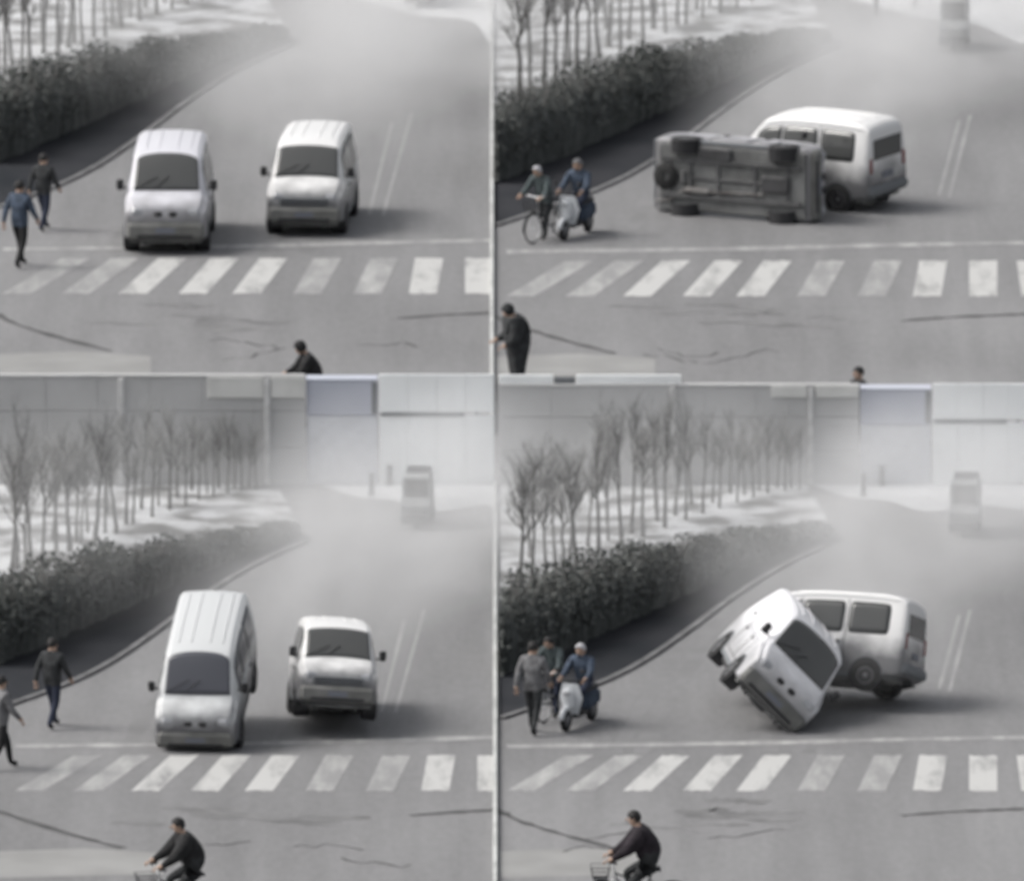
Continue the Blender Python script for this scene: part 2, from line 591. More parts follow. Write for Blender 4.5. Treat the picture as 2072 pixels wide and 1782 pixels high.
def hedge(k):
    p = PLOT[k]
    du = p['tree']
    line = [(u + du, v, h) for (u, v, h) in HEDGE]
    line = [q for q in smoothline(line, 10)]
    U0 = p['u0'] - p['ou'] + 4
    line = [q for q in line if q[0] >= U0]
    root = empty('hedge', Matrix.Translation(g(k, line[0][0], line[0][1])))
    inv = root.matrix_world.inverted()
    pts, hs, ws = [], [], []
    xmin = at(p['u0'] + 4, p['ov'] + 300).x
    lx = xmin - root.matrix_world.translation.x
    for (u, v, h) in line:
        a = g(k, u, v)
        pxm = F / (a - CAM).length
        hs.append(h / pxm)
        ws.append(max(0.5, 1.0 * h / 150))
        pts.append(a)
    vs, fs = [], []
    m = 9
    leaf_v, leaf_f = [], []
    for i, a in enumerate(pts):
        d = (pts[min(i + 1, len(pts) - 1)] - pts[max(i - 1, 0)]).normalized()
        n = Vector((-d.y, d.x, 0))        # towards the trees
        for j in range(m):
            t = math.pi * j / (m - 1)
            off = ws[i] / 2 * (1 - math.cos(t) * (0.92 + .16 * math.sin(t)))
            zz = hs[i] * (0.9 * math.sin(t) ** 0.55 if j not in (0, m - 1) else 0)
            jit = 0.07
            vs.append(inv @ (a + n * off + Vector((rng.uniform(-jit, jit), rng.uniform(-jit, jit), zz * rng.uniform(.92, 1.02)))))
    vs = [Vector((max(q.x, lx), q.y, q.z)) for q in vs]
    for i in range(len(pts) - 1):
        for j in range(m - 1):
            fs.append((i * m + j, i * m + j + 1, (i + 1) * m + j + 1, (i + 1) * m + j))
    fs.append(tuple(range(m)))
    fs.append(tuple(range((len(pts) - 1) * m, len(pts) * m)))
    MB().raw(vs, fs).build('core', M_CORE, root)
    for i in range(len(pts) - 1):
        d = (pts[i + 1] - pts[i])
        seg = d.length
        dn = d.normalized()
        n = Vector((-dn.y, dn.x, 0))
        cnt = int(620 * seg * hs[i] / 1.3) + 60
        lump = rng.uniform(0.74, 1.24)
        for _ in range(min(cnt, 900)):
            t = rng.uniform(0.02, 0.98) * math.pi
            e = rng.random()
            rad = rng.uniform(0.86, 1.16) * lump
            off = ws[i] / 2 * (1 - math.cos(t) * (0.95 + .2 * math.sin(t)) * rad)
            zz = hs[i] * 0.92 * math.sin(t) ** 0.55 * rad
            c = inv @ (pts[i].lerp(pts[i + 1], e) + n * off + Vector((0, 0, zz)))
            if c.x < lx + .04:
                continue
            s = rng.uniform(0.03, 0.075)
            rt = Euler((rng.uniform(0, 6.3), rng.uniform(0, 6.3), rng.uniform(0, 6.3))).to_matrix()
            b = len(leaf_v)
            leaf_v += [c + rt @ Vector(q) for q in ((-s * .5, 0, 0), (0, -s, 0.01), (s * .5, 0, 0), (0, s, 0.01))]
            leaf_f.append((b, b + 1, b + 2, b + 3))
    d0 = (pts[1] - pts[0]).normalized()
    n0 = Vector((-d0.y, d0.x, 0))
    for _ in range(500):
        c = inv @ (pts[0] + n0 * rng.uniform(-.05, ws[0]) - d0 * rng.uniform(-.1, .1) + Vector((0, 0, rng.uniform(0, hs[0] * .95))))
        c.x = max(c.x, lx + .03)
        s = rng.uniform(0.03, 0.075)
        rt = Euler((rng.uniform(0, 6.3), rng.uniform(0, 6.3), rng.uniform(0, 6.3))).to_matrix()
        b = len(leaf_v)
        leaf_v += [c + rt @ Vector(q) for q in ((-s * .5, 0, 0), (0, -s, 0.01), (s * .5, 0, 0), (0, s, 0.01))]
        leaf_f.append((b, b + 1, b + 2, b + 3))
    tg = MB()
    for i in range(len(pts) - 1):
        d = (pts[i + 1] - pts[i]).normalized()
        n = Vector((-d.y, d.x, 0))
        for _ in range(5):
            a = pts[i].lerp(pts[i + 1], rng.random()) + n * rng.uniform(.1, .9) * ws[i] + Vector((0, 0, hs[i] * .8))
            b = a + Vector((rng.uniform(-.12, .12), rng.uniform(-.12, .12), hs[i] * rng.uniform(.18, .5)))
            if (inv @ a).x > lx + .1:
                tg.tube([inv @ a, inv @ a.lerp(b, .5) + Vector((.02, 0, 0)), inv @ b], [.008, .006, .003], 3, False)
    tag(tg.build('twigs', M_BARK, root), kind='stuff')
    MB().raw(leaf_v, leaf_f).build('foliage', M_LEAF, root)
    tag(root, 'dark evergreen roadside hedge ' + p['where'], 'hedge', 'roadside hedges')
    # soil verge in front of it, patchy snow behind it
    top = [(u + du, v - 6) for (u, v, h) in HEDGE]
    low = [(u + du, v) for (u, v) in VERGE]
    so = [(clampu(k, u), v) for u, v in smoothline(low, 5)] + [(clampu(k, u), v) for u, v in reversed(smoothline(top, 5))]
    s = sheet('soil_verge', [g(k, *q) for q in so], 0.0085, M_DIRT)
    tag(s, kind='structure')
    kl = [g(k, u, v) for u, v in smoothline(low, 40) if u > U0 + 2]
    acc, last = 0.0, kl[0]
    for a, b in zip(kl, kl[1:]):
        acc += (b - a).length
        if acc >= .80:
            d = b - last
            MB().box((last + b) / 2 + Vector((0, 0, .015)), (d.length * .985, .13, .085), Matrix.Rotation(math.atan2(d.y, d.x) + rng.uniform(-.01, .01), 3, 'Z'), .015).build('kerb_stone', M_KERB2, s)
            acc, last = 0.0, b
    vt = -8 if k in (1, 2) else -18
    sn = [(clampu(k, u), v - 3) for u, v in smoothline(top, 5)] + [(640 + du, vt), (clampu(k, -40), vt)]
    s = sheet('snow_verge', [g(k, *q) for q in sn], 0.011, M_SNOW)
    tag(s, kind='structure')
    return root


def tree_mesh(seed, h, r):
    rr = random.Random(seed)
    tr, tw = MB(), MB()
    lean = Vector((rr.uniform(-.06, .06), rr.uniform(-.06, .06), 0))
    pts = [Vector((0, 0, -0.03)), Vector((0, 0, .08 * h))]
    for i in range(2, 9):
        t = i / 8
        pts.append(Vector((lean.x * t * h + rr.uniform(-.02, .02) * h * t, lean.y * t * h + rr.uniform(-.02, .02) * h * t, t * h * 0.86)))
    rad = [r * 1.35, r * 1.05] + [r * (1 - 0.86 * (i / 8) ** 1.1) for i in range(2, 9)]
    tr.tube(pts, rad, 8)

    def branch(p, d, ln, rd, depth):
        q = [p]
        dd = d.normalized()
        for s in range(4):
            dd = (dd + Vector((rr.uniform(-.22, .22), rr.uniform(-.22, .22), rr.uniform(0.0, .28)))).normalized()
            q.append(q[-1] + dd * ln / 4)
        (tr if depth == 0 else tw).tube(q, [rd * (1 - .2 * i) for i in range(5)], 5 if depth == 0 else 3, False)
        if depth < 2:
            for s in range(rr.randint(5, 8) if depth == 0 else rr.randint(4, 6)):
                b = q[rr.randint(1, 4)]
                nd = (dd * .8 + Vector((rr.uniform(-1, 1), rr.uniform(-1, 1), rr.uniform(-.1, .8)))).normalized()
                branch(b, nd, ln * rr.uniform(.4, .62), rd * .48, depth + 1)
    for i in range(15):
        t = rr.uniform(.46, .99)
        x = t * 8
        a = min(int(x), 7)
        p = pts[a].lerp(pts[a + 1], x - a)
        an = rr.uniform(0, 6.3)
        branch(p, Vector((math.cos(an), math.sin(an), rr.uniform(1.0, 2.2))), h * rr.uniform(.20, .34) * (1.25 - .6 * t), r * .42 * (1.2 - .6 * t), 0)
    return tr, tw


TREES = []
for s in range(9):
    a, b = tree_mesh(40 + s, 3.0, 0.040 + .006 * (s % 4))
    ma, mb_ = a.mesh('trunk'), b.mesh('crown')
    ma.materials.append(M_BARK)
    mb_.materials.append(M_TWIG)
    TREES.append((ma, mb_))

TREE_R = [(58, 222, 1.22), (108, 176, 1.02), (146, 160, .95), (172, 148, 1.0), (216, 118, .86), (262, 104, 1.0), (306, 86, .92), (350, 68, .86), (392, 52, .8),
          (428, 40, .72), (462, 28, .66), (496, 17, .6), (528, 7, .56), (560, -2, .52), (592, -6, .48), (622, -9, .44), (80, 128, .9), (232, 60, .8), (330, 30, .7)]
TREE_L = [(22, 180, 1.1), (52, 172, 1.0), (86, 158, 1.12), (141, 118, 1.0), (166, 104, .82), (192, 98, .9), (236, 82, .86), (270, 62, .78), (306, 48, .74),
          (342, 34, .68), (374, 24, .62), (404, 15, .58), (434, 7, .54), (462, 0, .5), (490, -4, .47), (518, -7, .44), (36, 118, .9), (110, 96, .85), (214, 40, .7)]
def fill(lst):
    """a second, looser row between and behind the trunks of the first"""
    a = sorted(lst[:16])
    out = list(lst)
    for (u0, v0, s0), (u1, v1, s1) in zip(a, a[1:]):
        out.append(((u0 + u1) / 2 + rng.uniform(-5, 5), (v0 + v1) / 2 - rng.uniform(8, 26), (s0 + s1) / 2 * rng.uniform(.78, .98)))
    return out


for k, p in PLOT.items():
    hedge(k)
    lst = fill(TREE_L if k in (1, 4) else TREE_R)
    for i, (u, v, s) in enumerate(lst):
        if k in (1, 2) and v < 6:
            continue
        v = max(v, -13)
        pos = g(k, clampu(k, u + rng.uniform(-2, 2)), v - (2 if k == 4 else 0))
        sc = s * 132 / 40.0 / 3.0 if False else s
        pxm = F / (pos - CAM).length
        sc = s * (268 / pxm) / 3.0 * 1.05          # the tallest about 270 px, near 2.5 m
        ma, mb_ = TREES[rng.randrange(9)]
        t = empty('bare_tree', Matrix.Translation(pos) @ Matrix.Rotation(rng.uniform(0, 6.3), 4, 'Z') @ Matrix.Diagonal((sc, sc, sc * rng.uniform(.82, 1.12), 1)))
        link('trunk', ma, None, t)
        link('crown', mb_, None, t)
        tag(t, 'slim bare winter tree rising behind the dark hedge ' + p['where'], 'tree', 'bare trees ' + p['where'])

# snow beyond the road, whitened to paint the far haze
for k, p in PLOT.items():
    vt = -8 if k in (1, 2) else -18
    sn = [(650, vt), (clampu(k, 1090), vt), (clampu(k, 1090), 30), (980, 22), (880, 36), (800, 14), (720, 6)]
    if k in (1, 2):
        sn = [(700, vt), (clampu(k, 1090), vt), (clampu(k, 1090), 90), (980, 50), (880, 40), (800, 20), (740, 4)]
    s = sheet('snow_haze_field', [g(k, *q) for q in smoothline(sn + [sn[0]], 4)[:-1]], 0.012, M_SNOWHAZE)
    tag(s, kind='structure')

# ---------------------------------------------------------------- walls behind the two front plots
YW = at(1036, 980).y


def zt(v, y=None):
    return on_y(1036, v, YW if y is None else y).z


def xw(u, y=None):
    return on_y(u, 900, YW if y is None else y).x


def wall(u0, u1, vtop, where, poles, label):
    root = empty('boundary_wall', Matrix.Translation((xw((u0 + u1) / 2), YW, 0)))
    cx = root.location.x
    x0, x1, h = xw(u0), xw(u1), zt(vtop)
    n = max(2, round((x1 - x0) / 0.95))
    for i in range(n):
        a, b = x0 + (x1 - x0) * i / n, x0 + (x1 - x0) * (i + 1) / n
        dy = rng.uniform(-.006, .006)
        for (z0, z1) in ((-.02, h * .34), (h * .34 + .008, h * .67), (h * .67 + .008, h - .05)):
            MB().box(((a + b) / 2 - cx, dy + rng.uniform(-.004, .004), (z0 + z1) / 2), (b - a - .004, 0.10, z1 - z0), ch=.006).build('wall_panel', M_WALL, root)
    MB().box(((x0 + x1) / 2 - cx, .055, h / 2 - .03), (x1 - x0 - .01, .05, h - .06)).build('backing', M_WALL, root)
    MB().box(((x0 + x1) / 2 - cx, 0.0, h - .024), (x1 - x0, .15, .05), ch=.012).build('coping', M_WALL, root)
    for u in poles:  # pale strips on the wall in place of far lamp poles
        MB().box((xw(u) - cx, -.075, (h - .06) / 2), (.11, .07, h - .06), ch=.012).build('pole_strip', M_POLE, root)
    tag(root, label, 'wall')
    return root, cx, h


w4, cx4, h4 = wall(-12, 618, 757, '', (246, 541), 'grey concrete panel wall with two cream boards, beyond the raised-tail van')
for (a, b) in ((420, 534), (549, 617)):
    MB().box(((xw(a) + xw(b)) / 2 - cx4, -.075, (zt(761) + zt(803)) / 2), (xw(b) - xw(a), .05, zt(761) - zt(803)), ch=.01).build('cream_board', M_CREAM, w4)
w3, cx3, h3 = wall(1010, 1738, 776, '', (1362, 1640), 'grey concrete panel wall topped by a white rail, beyond the two tilted vans')
for (a, b) in ((1560, 1632), (1650, 1737)):
    MB().box(((xw(a) + xw(b)) / 2 - cx3, -.075, (zt(779) + zt(802)) / 2), (xw(b) - xw(a), .05, zt(779) - zt(802)), ch=.01).build('cream_board', M_CREAM, w3)
for (a, b) in ((1010, 1119), (1166, 1378)):
    MB().box(((xw(a) + xw(b)) / 2 - cx3, 0, (zt(758) + zt(776)) / 2), (xw(b) - xw(a), .06, zt(758) - zt(776)), ch=.01).build('top_rail', M_WHITE, w3)
MB().box(((xw(1121) + xw(1164)) / 2 - cx3, 0, (zt(762) + zt(776)) / 2), (xw(1164) - xw(1121), .05, zt(762) - zt(776)), ch=.02).build('rail_bracket', M_GREYTRIM, w3)


def hut(u0, u1, vtop, where):
    root = empty('gate_hut', Matrix.Translation((xw((u0 + u1) / 2), YW + .1, 0)))
    cx = root.location.x
    x0, x1, h = xw(u0), xw(u1), zt(vtop) - .12
    W = x1 - x0
    zb = zt(vtop + 84)
    MB().box((0, .12, (zb + h) / 2), (W, .44, h - zb), ch=.02).build('upper_wall', M_LAV, root)
    MB().box((0, .12, zb / 2 - .01), (W - .006, .42, zb), ch=.02).build('lower_wall', M_LAVPALE, root)
    MB().box((W / 2 - .06, -.11, (zb + h) / 2), (.10, .03, (h - zb) * .9), ch=.01).build('corner_strip', M_GREYTRIM, root)
    MB().box((0, .12, h + .012), (W + .01, .47, .03), ch=.01).build('roof', M_LAV, root)
    tag(root, 'low lavender hut between grey wall and white hoarding, ' + where, 'hut', 'lavender huts')


def hoarding(u0, u1, vtop, vline, where):
    root = empty('hoarding', Matrix.Translation((xw((u0 + u1) / 2), YW, 0)))
    cx = root.location.x
    x0, x1, h = xw(u0), xw(u1), zt(vtop)
    zl = zt(vline)
    n = 4
    for i in range(n):
        a, b = x0 + (x1 - x0) * i / n, x0 + (x1 - x0) * (i + 1) / n
        MB().box(((a + b) / 2 - cx, rng.uniform(-.004, .004), (zl + h) / 2), (b - a - .006, .05, h - zl), ch=.008).build('board', M_WHITE, root)
        MB().box(((a + b) / 2 - cx, .02 + rng.uniform(-.003, .003), zl / 2 - .03), (b - a - .006, .05, zl - .07), ch=.008).build('board', M_WHITE, root)
    MB().box(((x0 + x1) / 2 - cx - (x1 - x0) * .12, -.015, zl - .035), ((x1 - x0) * .72, .07, .075), ch=.01).build('rail', M_GREYTRIM, root)
    for i in range(3):
        MB().box((x0 + (x1 - x0) * (.15 + .35 * i) - cx, .09, h / 2 - .02), (.06, .06, h), ch=.008).build('post', M_GREYTRIM, root)
    tag(root, 'white board hoarding with a grey rail ' + where, 'hoarding', 'white hoardings')


hut(620, 764, 757, PLOT[4]['where'])
hut(1741, 1884, 776, PLOT[3]['where'])
hoarding(767, 1000, 757, 834, PLOT[4]['where'])
hoarding(1887, 2090, 776, 848, PLOT[3]['where'])

# ---------------------------------------------------------------- vans
ST = [  # s, z bottom, z top, half width low, half width top
    (0.000, .36, .80, .64, .57), (0.025, .32, .86, .69, .62), (0.08, .29, .915, .72, .655), (0.18, .27, .965, .735, .67), (0.30, .26, 1.005, .74, .672),
    (0.40, .26, 1.035, .74, .668), (0.44, .26, 1.07, .74, .665), (0.60, .26, 1.27, .74, .652), (0.80, .26, 1.50, .74, .634), (0.96, .26, 1.655, .74, .618),
    (1.06, .26, 1.705, .74, .612), (1.30, .26, 1.745, .74, .606), (1.70, .26, 1.772, .74, .603), (2.30, .26, 1.78, .74, .603), (2.90, .26, 1.77, .74, .603),
    (3.15, .27, 1.75, .74, .604), (3.28, .28, 1.715, .735, .608), (3.35, .30, 1.66, .725, .61), (3.385, .33, 1.58, .705, .60), (3.40, .36, 1.50, .68, .585)]
ST = np.array(ST)
LEN = 3.40
NA, NB, NC, ND, NE, NF = 3, 4, 6, 7, 6, 8     # points per piece of the half section


def section(s, belt=0.97):
    zb, ztp, wb, wt = (float(np.interp(s, ST[:, 0], ST[:, i])) for i in (1, 2, 3, 4))
    zbelt = min(belt, ztp - .10)
    r = min(.11, (ztp - zbelt) * .7)
    pts = []
    for i in range(NA):
        pts.append(((wb - .07) * i / NA, zb))
    for i in range(NB):
        t = i / NB * math.pi / 2
        pts.append((wb - .07 + .07 * math.sin(t), zb + .07 - .07 * math.cos(t)))
    for i in range(NC):
        t = i / NC
        pts.append((wb + .012 * math.sin(math.pi * t), zb + .07 + (zbelt - zb - .07) * t))
    for i in range(ND):
        t = i / ND
        pts.append((wb + (wt - wb) * t + .012 * math.sin(math.pi * t), zbelt + (ztp - r - zbelt) * t))
    for i in range(NE):
        t = i / NE * math.pi / 2
        pts.append((wt - r + r * math.cos(t), ztp - r + r * math.sin(t)))
    crown = .03
    for i in range(NF + 1):
        t = i / NF
        pts.append(((wt - r) * (1 - t), ztp + crown * (1 - (1 - t) ** 2)))
    return pts


NP = NA + NB + NC + ND + NE + NF + 1
I_SIDE0, I_UP0, I_COR, I_TOP = NA + NB, NA + NB + NC, NA + NB + NC + ND, NA + NB + NC + ND + NE


def surf(s, i, side=1):
    """a point of the shell; i is a fractional index along the half section; side -1 mirrors it"""
    p = section(s)
    a = min(int(i), NP - 2)
    t = i - a
    x = p[a][0] + (p[a + 1][0] - p[a][0]) * t
    z = p[a][1] + (p[a + 1][1] - p[a][1]) * t
    return Vector((x * side, s - LEN / 2, z))


def snorm(s, i, side=1):
    e = .02
    d1 = surf(min(s + e, LEN), i, side) - surf(max(s - e, 0), i, side)
    d2 = surf(s, min(i + .25, NP - 1.001), side) - surf(s, max(i - .25, 0), side)
    n = d1.cross(d2) if side > 0 else d2.cross(d1)
    return n.normalized() if n.length > 1e-12 else Vector((0, 0, 1))


def patch(s0, s1, i0, i1, side, off, ns=6, ni=6, skew=0.0, rnd=True):
    """a thin raised panel lying on the shell"""
    vs, fs = [], []
    for lay in (off, -.006):
        for a in range(ns + 1):
            for b in range(ni + 1):
                ta, tb = a / ns, b / ni
                if rnd:                      # rounded corners
                    ca, cb = abs(ta * 2 - 1), abs(tb * 2 - 1)
                    if ca > .99 and cb > .99:
                        ta, tb = .5 + (ta - .5) * .94, .5 + (tb - .5) * .94
                i = i0 + (i1 - i0) * tb
                s = s0 + (s1 - s0) * ta + skew * tb
                vs.append(surf(s, i, side) + snorm(s, i, side) * lay)
    W = ni + 1
    base = (ns + 1) * W
    fl = (lambda q: q) if side < 0 else (lambda q: tuple(reversed(q)))
    for a in range(ns):
        for b in range(ni):
            fs.append(fl((a * W + b, a * W + b + 1, (a + 1) * W + b + 1, (a + 1) * W + b)))
    rim = [b for b in range(W)] + [a * W + ni for a in range(1, ns + 1)] + [ns * W + b for b in range(ni - 1, -1, -1)] + [a * W for a in range(ns - 1, 0, -1)]
    for q in range(len(rim)):
        a, b = rim[q], rim[(q + 1) % len(rim)]
        fs.append(fl((a + base, b + base, b, a)))
    return vs, fs


def top_patch(s0, s1, frac, off, ns=8, ni=14, arch=0.0, bow=0.0):
    """a panel across the top: the windscreen"""
    vs, fs = [], []
    for lay in (off, -.006):
        for a in range(ns + 1):
            for b in range(ni + 1):
                x = (b / ni * 2 - 1)
                s = s0 + (s1 - s0 - arch * abs(x) ** 3) * a / ns + bow * (x * x) * (1 - a / ns)
                sd = 1 if x >= 0 else -1
                i = I_TOP - 2.2 + (NP - 1 - I_TOP + 2.2) * (1 - abs(x) * frac)
                i = min(i, NP - 1.001)
                vs.append(surf(s, i, sd) + snorm(s, i, sd) * lay)
    W = ni + 1
    base = (ns + 1) * W
    for a in range(ns):
        for b in range(ni):
            fs.append((a * W + b, a * W + b + 1, (a + 1) * W + b + 1, (a + 1) * W + b))
    rim = [b for b in range(W)] + [a * W + ni for a in range(1, ns + 1)] + [ns * W + b for b in range(ni - 1, -1, -1)] + [a * W for a in range(ns - 1, 0, -1)]
    for q in range(len(rim)):
        a, b = rim[q], rim[(q + 1) % len(rim)]
        fs.append((b, a, a + base, b + base))
    return vs, fs


def shell_mesh():
    S = sorted(set(list(ST[:, 0]) + list(np.linspace(.44, 1.06, 10)) + list(np.linspace(1.1, 3.1, 12))))
    vs, fs = [], []
    M = 2 * (NP - 1)
    for s in S:
        sec = section(s)
        y = s - LEN / 2
        full = [(x, y, z) for x, z in sec] + [(-x, y, z) for x, z in sec[-2:0:-1]]
        vs += full
    for a in range(len(S) - 1):
        for b in range(M):
            c = (b + 1) % M
            fs.append((a * M + b, a * M + c, (a + 1) * M + c, (a + 1) * M + b))
    fs.append(tuple(range(M - 1, -1, -1)))
    q = (len(S) - 1) * M
    fs.append(tuple(range(q, q + M)))
    return MB().raw(vs, fs)


CACHE = {}


def cached(key, fn):
    if key not in CACHE:
        CACHE[key] = fn()
    return CACHE[key]


def part(root, name, key, fn, material, smooth=False, parent=None):
    me = cached(key + '|' + material.name, lambda: fn().mesh(name))
    if not me.materials:
        me.materials.append(material)
    if smooth:
        me.polygons.foreach_set('use_smooth', [True] * len(me.polygons))
    return link(name, me, None, parent or root)


def shade(o, ang=35):
    me = o.data
    me.polygons.foreach_set('use_smooth', [True] * len(me.polygons))
    bm = bmesh.new()
    bm.from_mesh(me)
    for e in bm.edges:
        if len(e.link_faces) == 2 and e.calc_face_angle(0) > R(ang):
            e.smooth = False
    bm.to_mesh(me)
    bm.free()


WH = [(-.692, 0.62), (.692, 0.62), (-.692, 2.72), (.692, 2.72)]   # wheel x, s


def van(matrix, body_paint, style, label, cat='van', group='white microvans', blank_side=None, glass=None):
    """a one-box microvan; style 'round': bonnet nose with two dark slots; 'box': square nose, black grille band"""
    glass = glass or M_GLASS
    root = empty('microvan', matrix)
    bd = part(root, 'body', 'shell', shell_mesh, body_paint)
    if not bd.data.get('done'):
        shade(bd, 30)
        bd.data['done'] = 1
    if style == 'round':
        part(root, 'windscreen', 'ws_r', lambda: MB().raw(*top_patch(.45, 1.0, .93, .008, arch=.10, bow=.03)), glass, True)
        for x in (-.115, .115):
            part(root, 'nose_slot', 'slot%s' % x, lambda: MB().box((x * 1.15, -LEN / 2 + .012, .755), (.15, .10, .095), ch=.03), M_BLACK)
    else:
        part(root, 'windscreen', 'ws_b', lambda: MB().raw(*top_patch(.47, .93, .99, .008, arch=.02)), glass, True)
        part(root, 'grille', 'grille', lambda: MB().box((0, -LEN / 2 + .012, .705), (.96, .08, .17), ch=.03), M_GREYTRIM)
        for z in (.66, .705, .75):
            part(root, 'grille_bar', 'gb%s' % z, lambda: MB().box((0, -LEN / 2 - .029, z), (.90, .012, .016)), M_BLACK)
    for sd in (-1, 1):
        part(root, 'headlight', 'hl%s' % sd, lambda: MB().box((sd * .50, -LEN / 2 + .050, .785), (.24, .13, .14), Matrix.Rotation(sd * -.18, 3, 'Z'), .035), M_LAMP)
        part(root, 'wiper', 'wp%s' % sd, lambda: MB().tube([surf(.47, NP - 2.5 - sd, 1) + Vector((sd * .1 - .5, -.02, .015)), surf(.62, NP - 1.5, 1) + Vector((sd * .1 - .1, -.02, .02))], .008, 5), M_BLACK)
        mr = part(root, 'mirror', 'mi%s' % sd, lambda: MB().box((sd * .845, -LEN / 2 + .60, 1.19), (.13, .07, .19), Matrix.Rotation(sd * .15, 3, 'Z'), .03), M_BLACK)
        part(root, 'mirror_arm', 'ma%s' % sd, lambda: MB().tube([(sd * .72, -LEN / 2 + .66, 1.12), (sd * .80, -LEN / 2 + .62, 1.14)], .018, 6), M_BLACK, parent=mr)
        blank = (blank_side == sd)
        if not blank:
            for j, (a, b, sk) in enumerate(((.78, 1.34, .05), (1.42, 2.22, 0), (2.30, 3.08, 0))):
                part(root, 'side_window', 'sw%s%s' % (sd, j), lambda: MB().raw(*patch(a, b, I_UP0 + .6, I_COR - .6, sd, .007, 8, 5, sk)), glass, True)
        for j, (a, b) in enumerate(((.92, 1.36), (1.42, 2.24))):
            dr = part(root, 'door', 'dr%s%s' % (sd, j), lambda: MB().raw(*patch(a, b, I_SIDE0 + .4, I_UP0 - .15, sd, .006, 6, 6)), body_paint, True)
            part(root, 'door_handle', 'dh%s%s' % (sd, j), lambda: MB().box(surf(b - .12, I_UP0 - 1.0, sd) + Vector((sd * .018, 0, 0)), (.03, .13, .035), ch=.01), M_BLACK, parent=dr)
        for j, sq in enumerate((.885, 1.39, 2.265)):
            part(root, 'door_gap', 'dg%s%s' % (sd, j), lambda: MB().raw(*patch(sq - .009, sq + .009, I_SIDE0 + .4, I_COR - .2, sd, .005, 1, 12, rnd=False)), M_SEAM)
        for j, xr in enumerate((.17, .40)):
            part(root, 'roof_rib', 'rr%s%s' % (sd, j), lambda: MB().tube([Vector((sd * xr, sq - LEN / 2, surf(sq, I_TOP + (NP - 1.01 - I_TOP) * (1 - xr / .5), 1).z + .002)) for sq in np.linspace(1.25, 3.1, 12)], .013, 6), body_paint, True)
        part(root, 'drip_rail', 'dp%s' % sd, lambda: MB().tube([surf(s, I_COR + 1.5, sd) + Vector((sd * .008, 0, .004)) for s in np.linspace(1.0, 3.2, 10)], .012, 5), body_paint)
        part(root, 'tail_light', 'tl%s' % sd, lambda: MB().box((sd * .60, LEN / 2 - .012, .95), (.11, .06, .30), ch=.02), M_RED)
        part(root, 'sill', 'sl%s' % sd, lambda: MB().box((sd * .705, .05, .285), (.07, 1.55, .10), ch=.02), M_GREYTRIM)
    part(root, 'front_bumper', 'fb', lambda: MB().box((0, -LEN / 2 + .02, .45), (1.40, .18, .30), ch=.06), M_BUMP)
    part(root, 'air_intake', 'ai', lambda: MB().box((0, -LEN / 2 - .058, .36), (1.02, .03, .07), ch=.012), M_BLACK)
    part(root, 'front_plate', 'fp', lambda: MB().box((0, -LEN / 2 - .074, .46), (.36, .012, .095), ch=.004), M_PLATE)
    part(root, 'rear_bumper', 'rb', lambda: MB().box((0, LEN / 2 + .0, .44), (1.40, .14, .20), ch=.05), M_GREYTRIM)
    part(root, 'rear_plate', 'rp', lambda: MB().box((0, LEN / 2 + .012, .72), (.40, .02, .12), ch=.005), M_PLATE)
    part(root, 'rear_window', 'rw', lambda: MB().box((0, LEN / 2 + .004, 1.25), (1.02, .022, .40), ch=.05), glass)
    # underside
    part(root, 'floor_pan', 'pan', lambda: MB().box((0, 0, .235), (1.30, 3.16, .06), ch=.02), M_UNDER)

    def rails():
        m = MB()
        for x in (-.36, .36):
            m.box((x, 0, .185), (.09, 3.0, .07), ch=.01)
        for y in (-1.2, -.5, .3, .9, 1.35):
            m.box((0, y, .19), (.66, .08, .05), ch=.01)
        return m
    part(root, 'chassis_frame', 'rails', rails, M_UNDER2)
    part(root, 'front_axle', 'fax', lambda: MB().tube([(-.6, .62 - LEN / 2, .25), (.6, .62 - LEN / 2, .25)], .04, 8), M_UNDER2)
    part(root, 'rear_axle', 'rax', lambda: MB().tube([(-.6, 2.72 - LEN / 2, .25), (-.16, 2.72 - LEN / 2, .25), (-.1, 2.72 - LEN / 2, .25), (.1, 2.72 - LEN / 2, .25), (.16, 2.72 - LEN / 2, .25), (.6, 2.72 - LEN / 2, .25)],
                                                [.045, .045, .11, .11, .045, .045], 8), M_UNDER2)
    part(root, 'drive_shaft', 'dsh', lambda: MB().tube([(0, -.75, .20), (0, .95, .21)], .04, 8), M_UNDER2)
    part(root, 'gearbox', 'gbx', lambda: MB().box((0, -.95, .20), (.34, .62, .16), ch=.05), M_TANK)
    part(root, 'fuel_tank', 'ftk', lambda: MB().box((-.20 - .3, .35, .195), (.26, .72, .12), ch=.04), M_TANK)
    part(root, 'exhaust', 'exh', lambda: MB().tube([(.22, -.7, .18), (.24, .4, .17), (.24, .5, .17), (.24, .95, .17), (.24, 1.0, .17), (.48, 1.35, .18), (.50, 1.66, .20)], [.025, .025, .07, .07, .025, .025, .025], 8), M_RUST)
    part(root, 'spare_wheel', 'spw', lambda: MB().lathe((0, 1.42, .16), (0, 0, 1), [(0, .08), (0, .25), (.03, .27), (.09, .27), (.10, .25)], 20), M_TYRE, True)
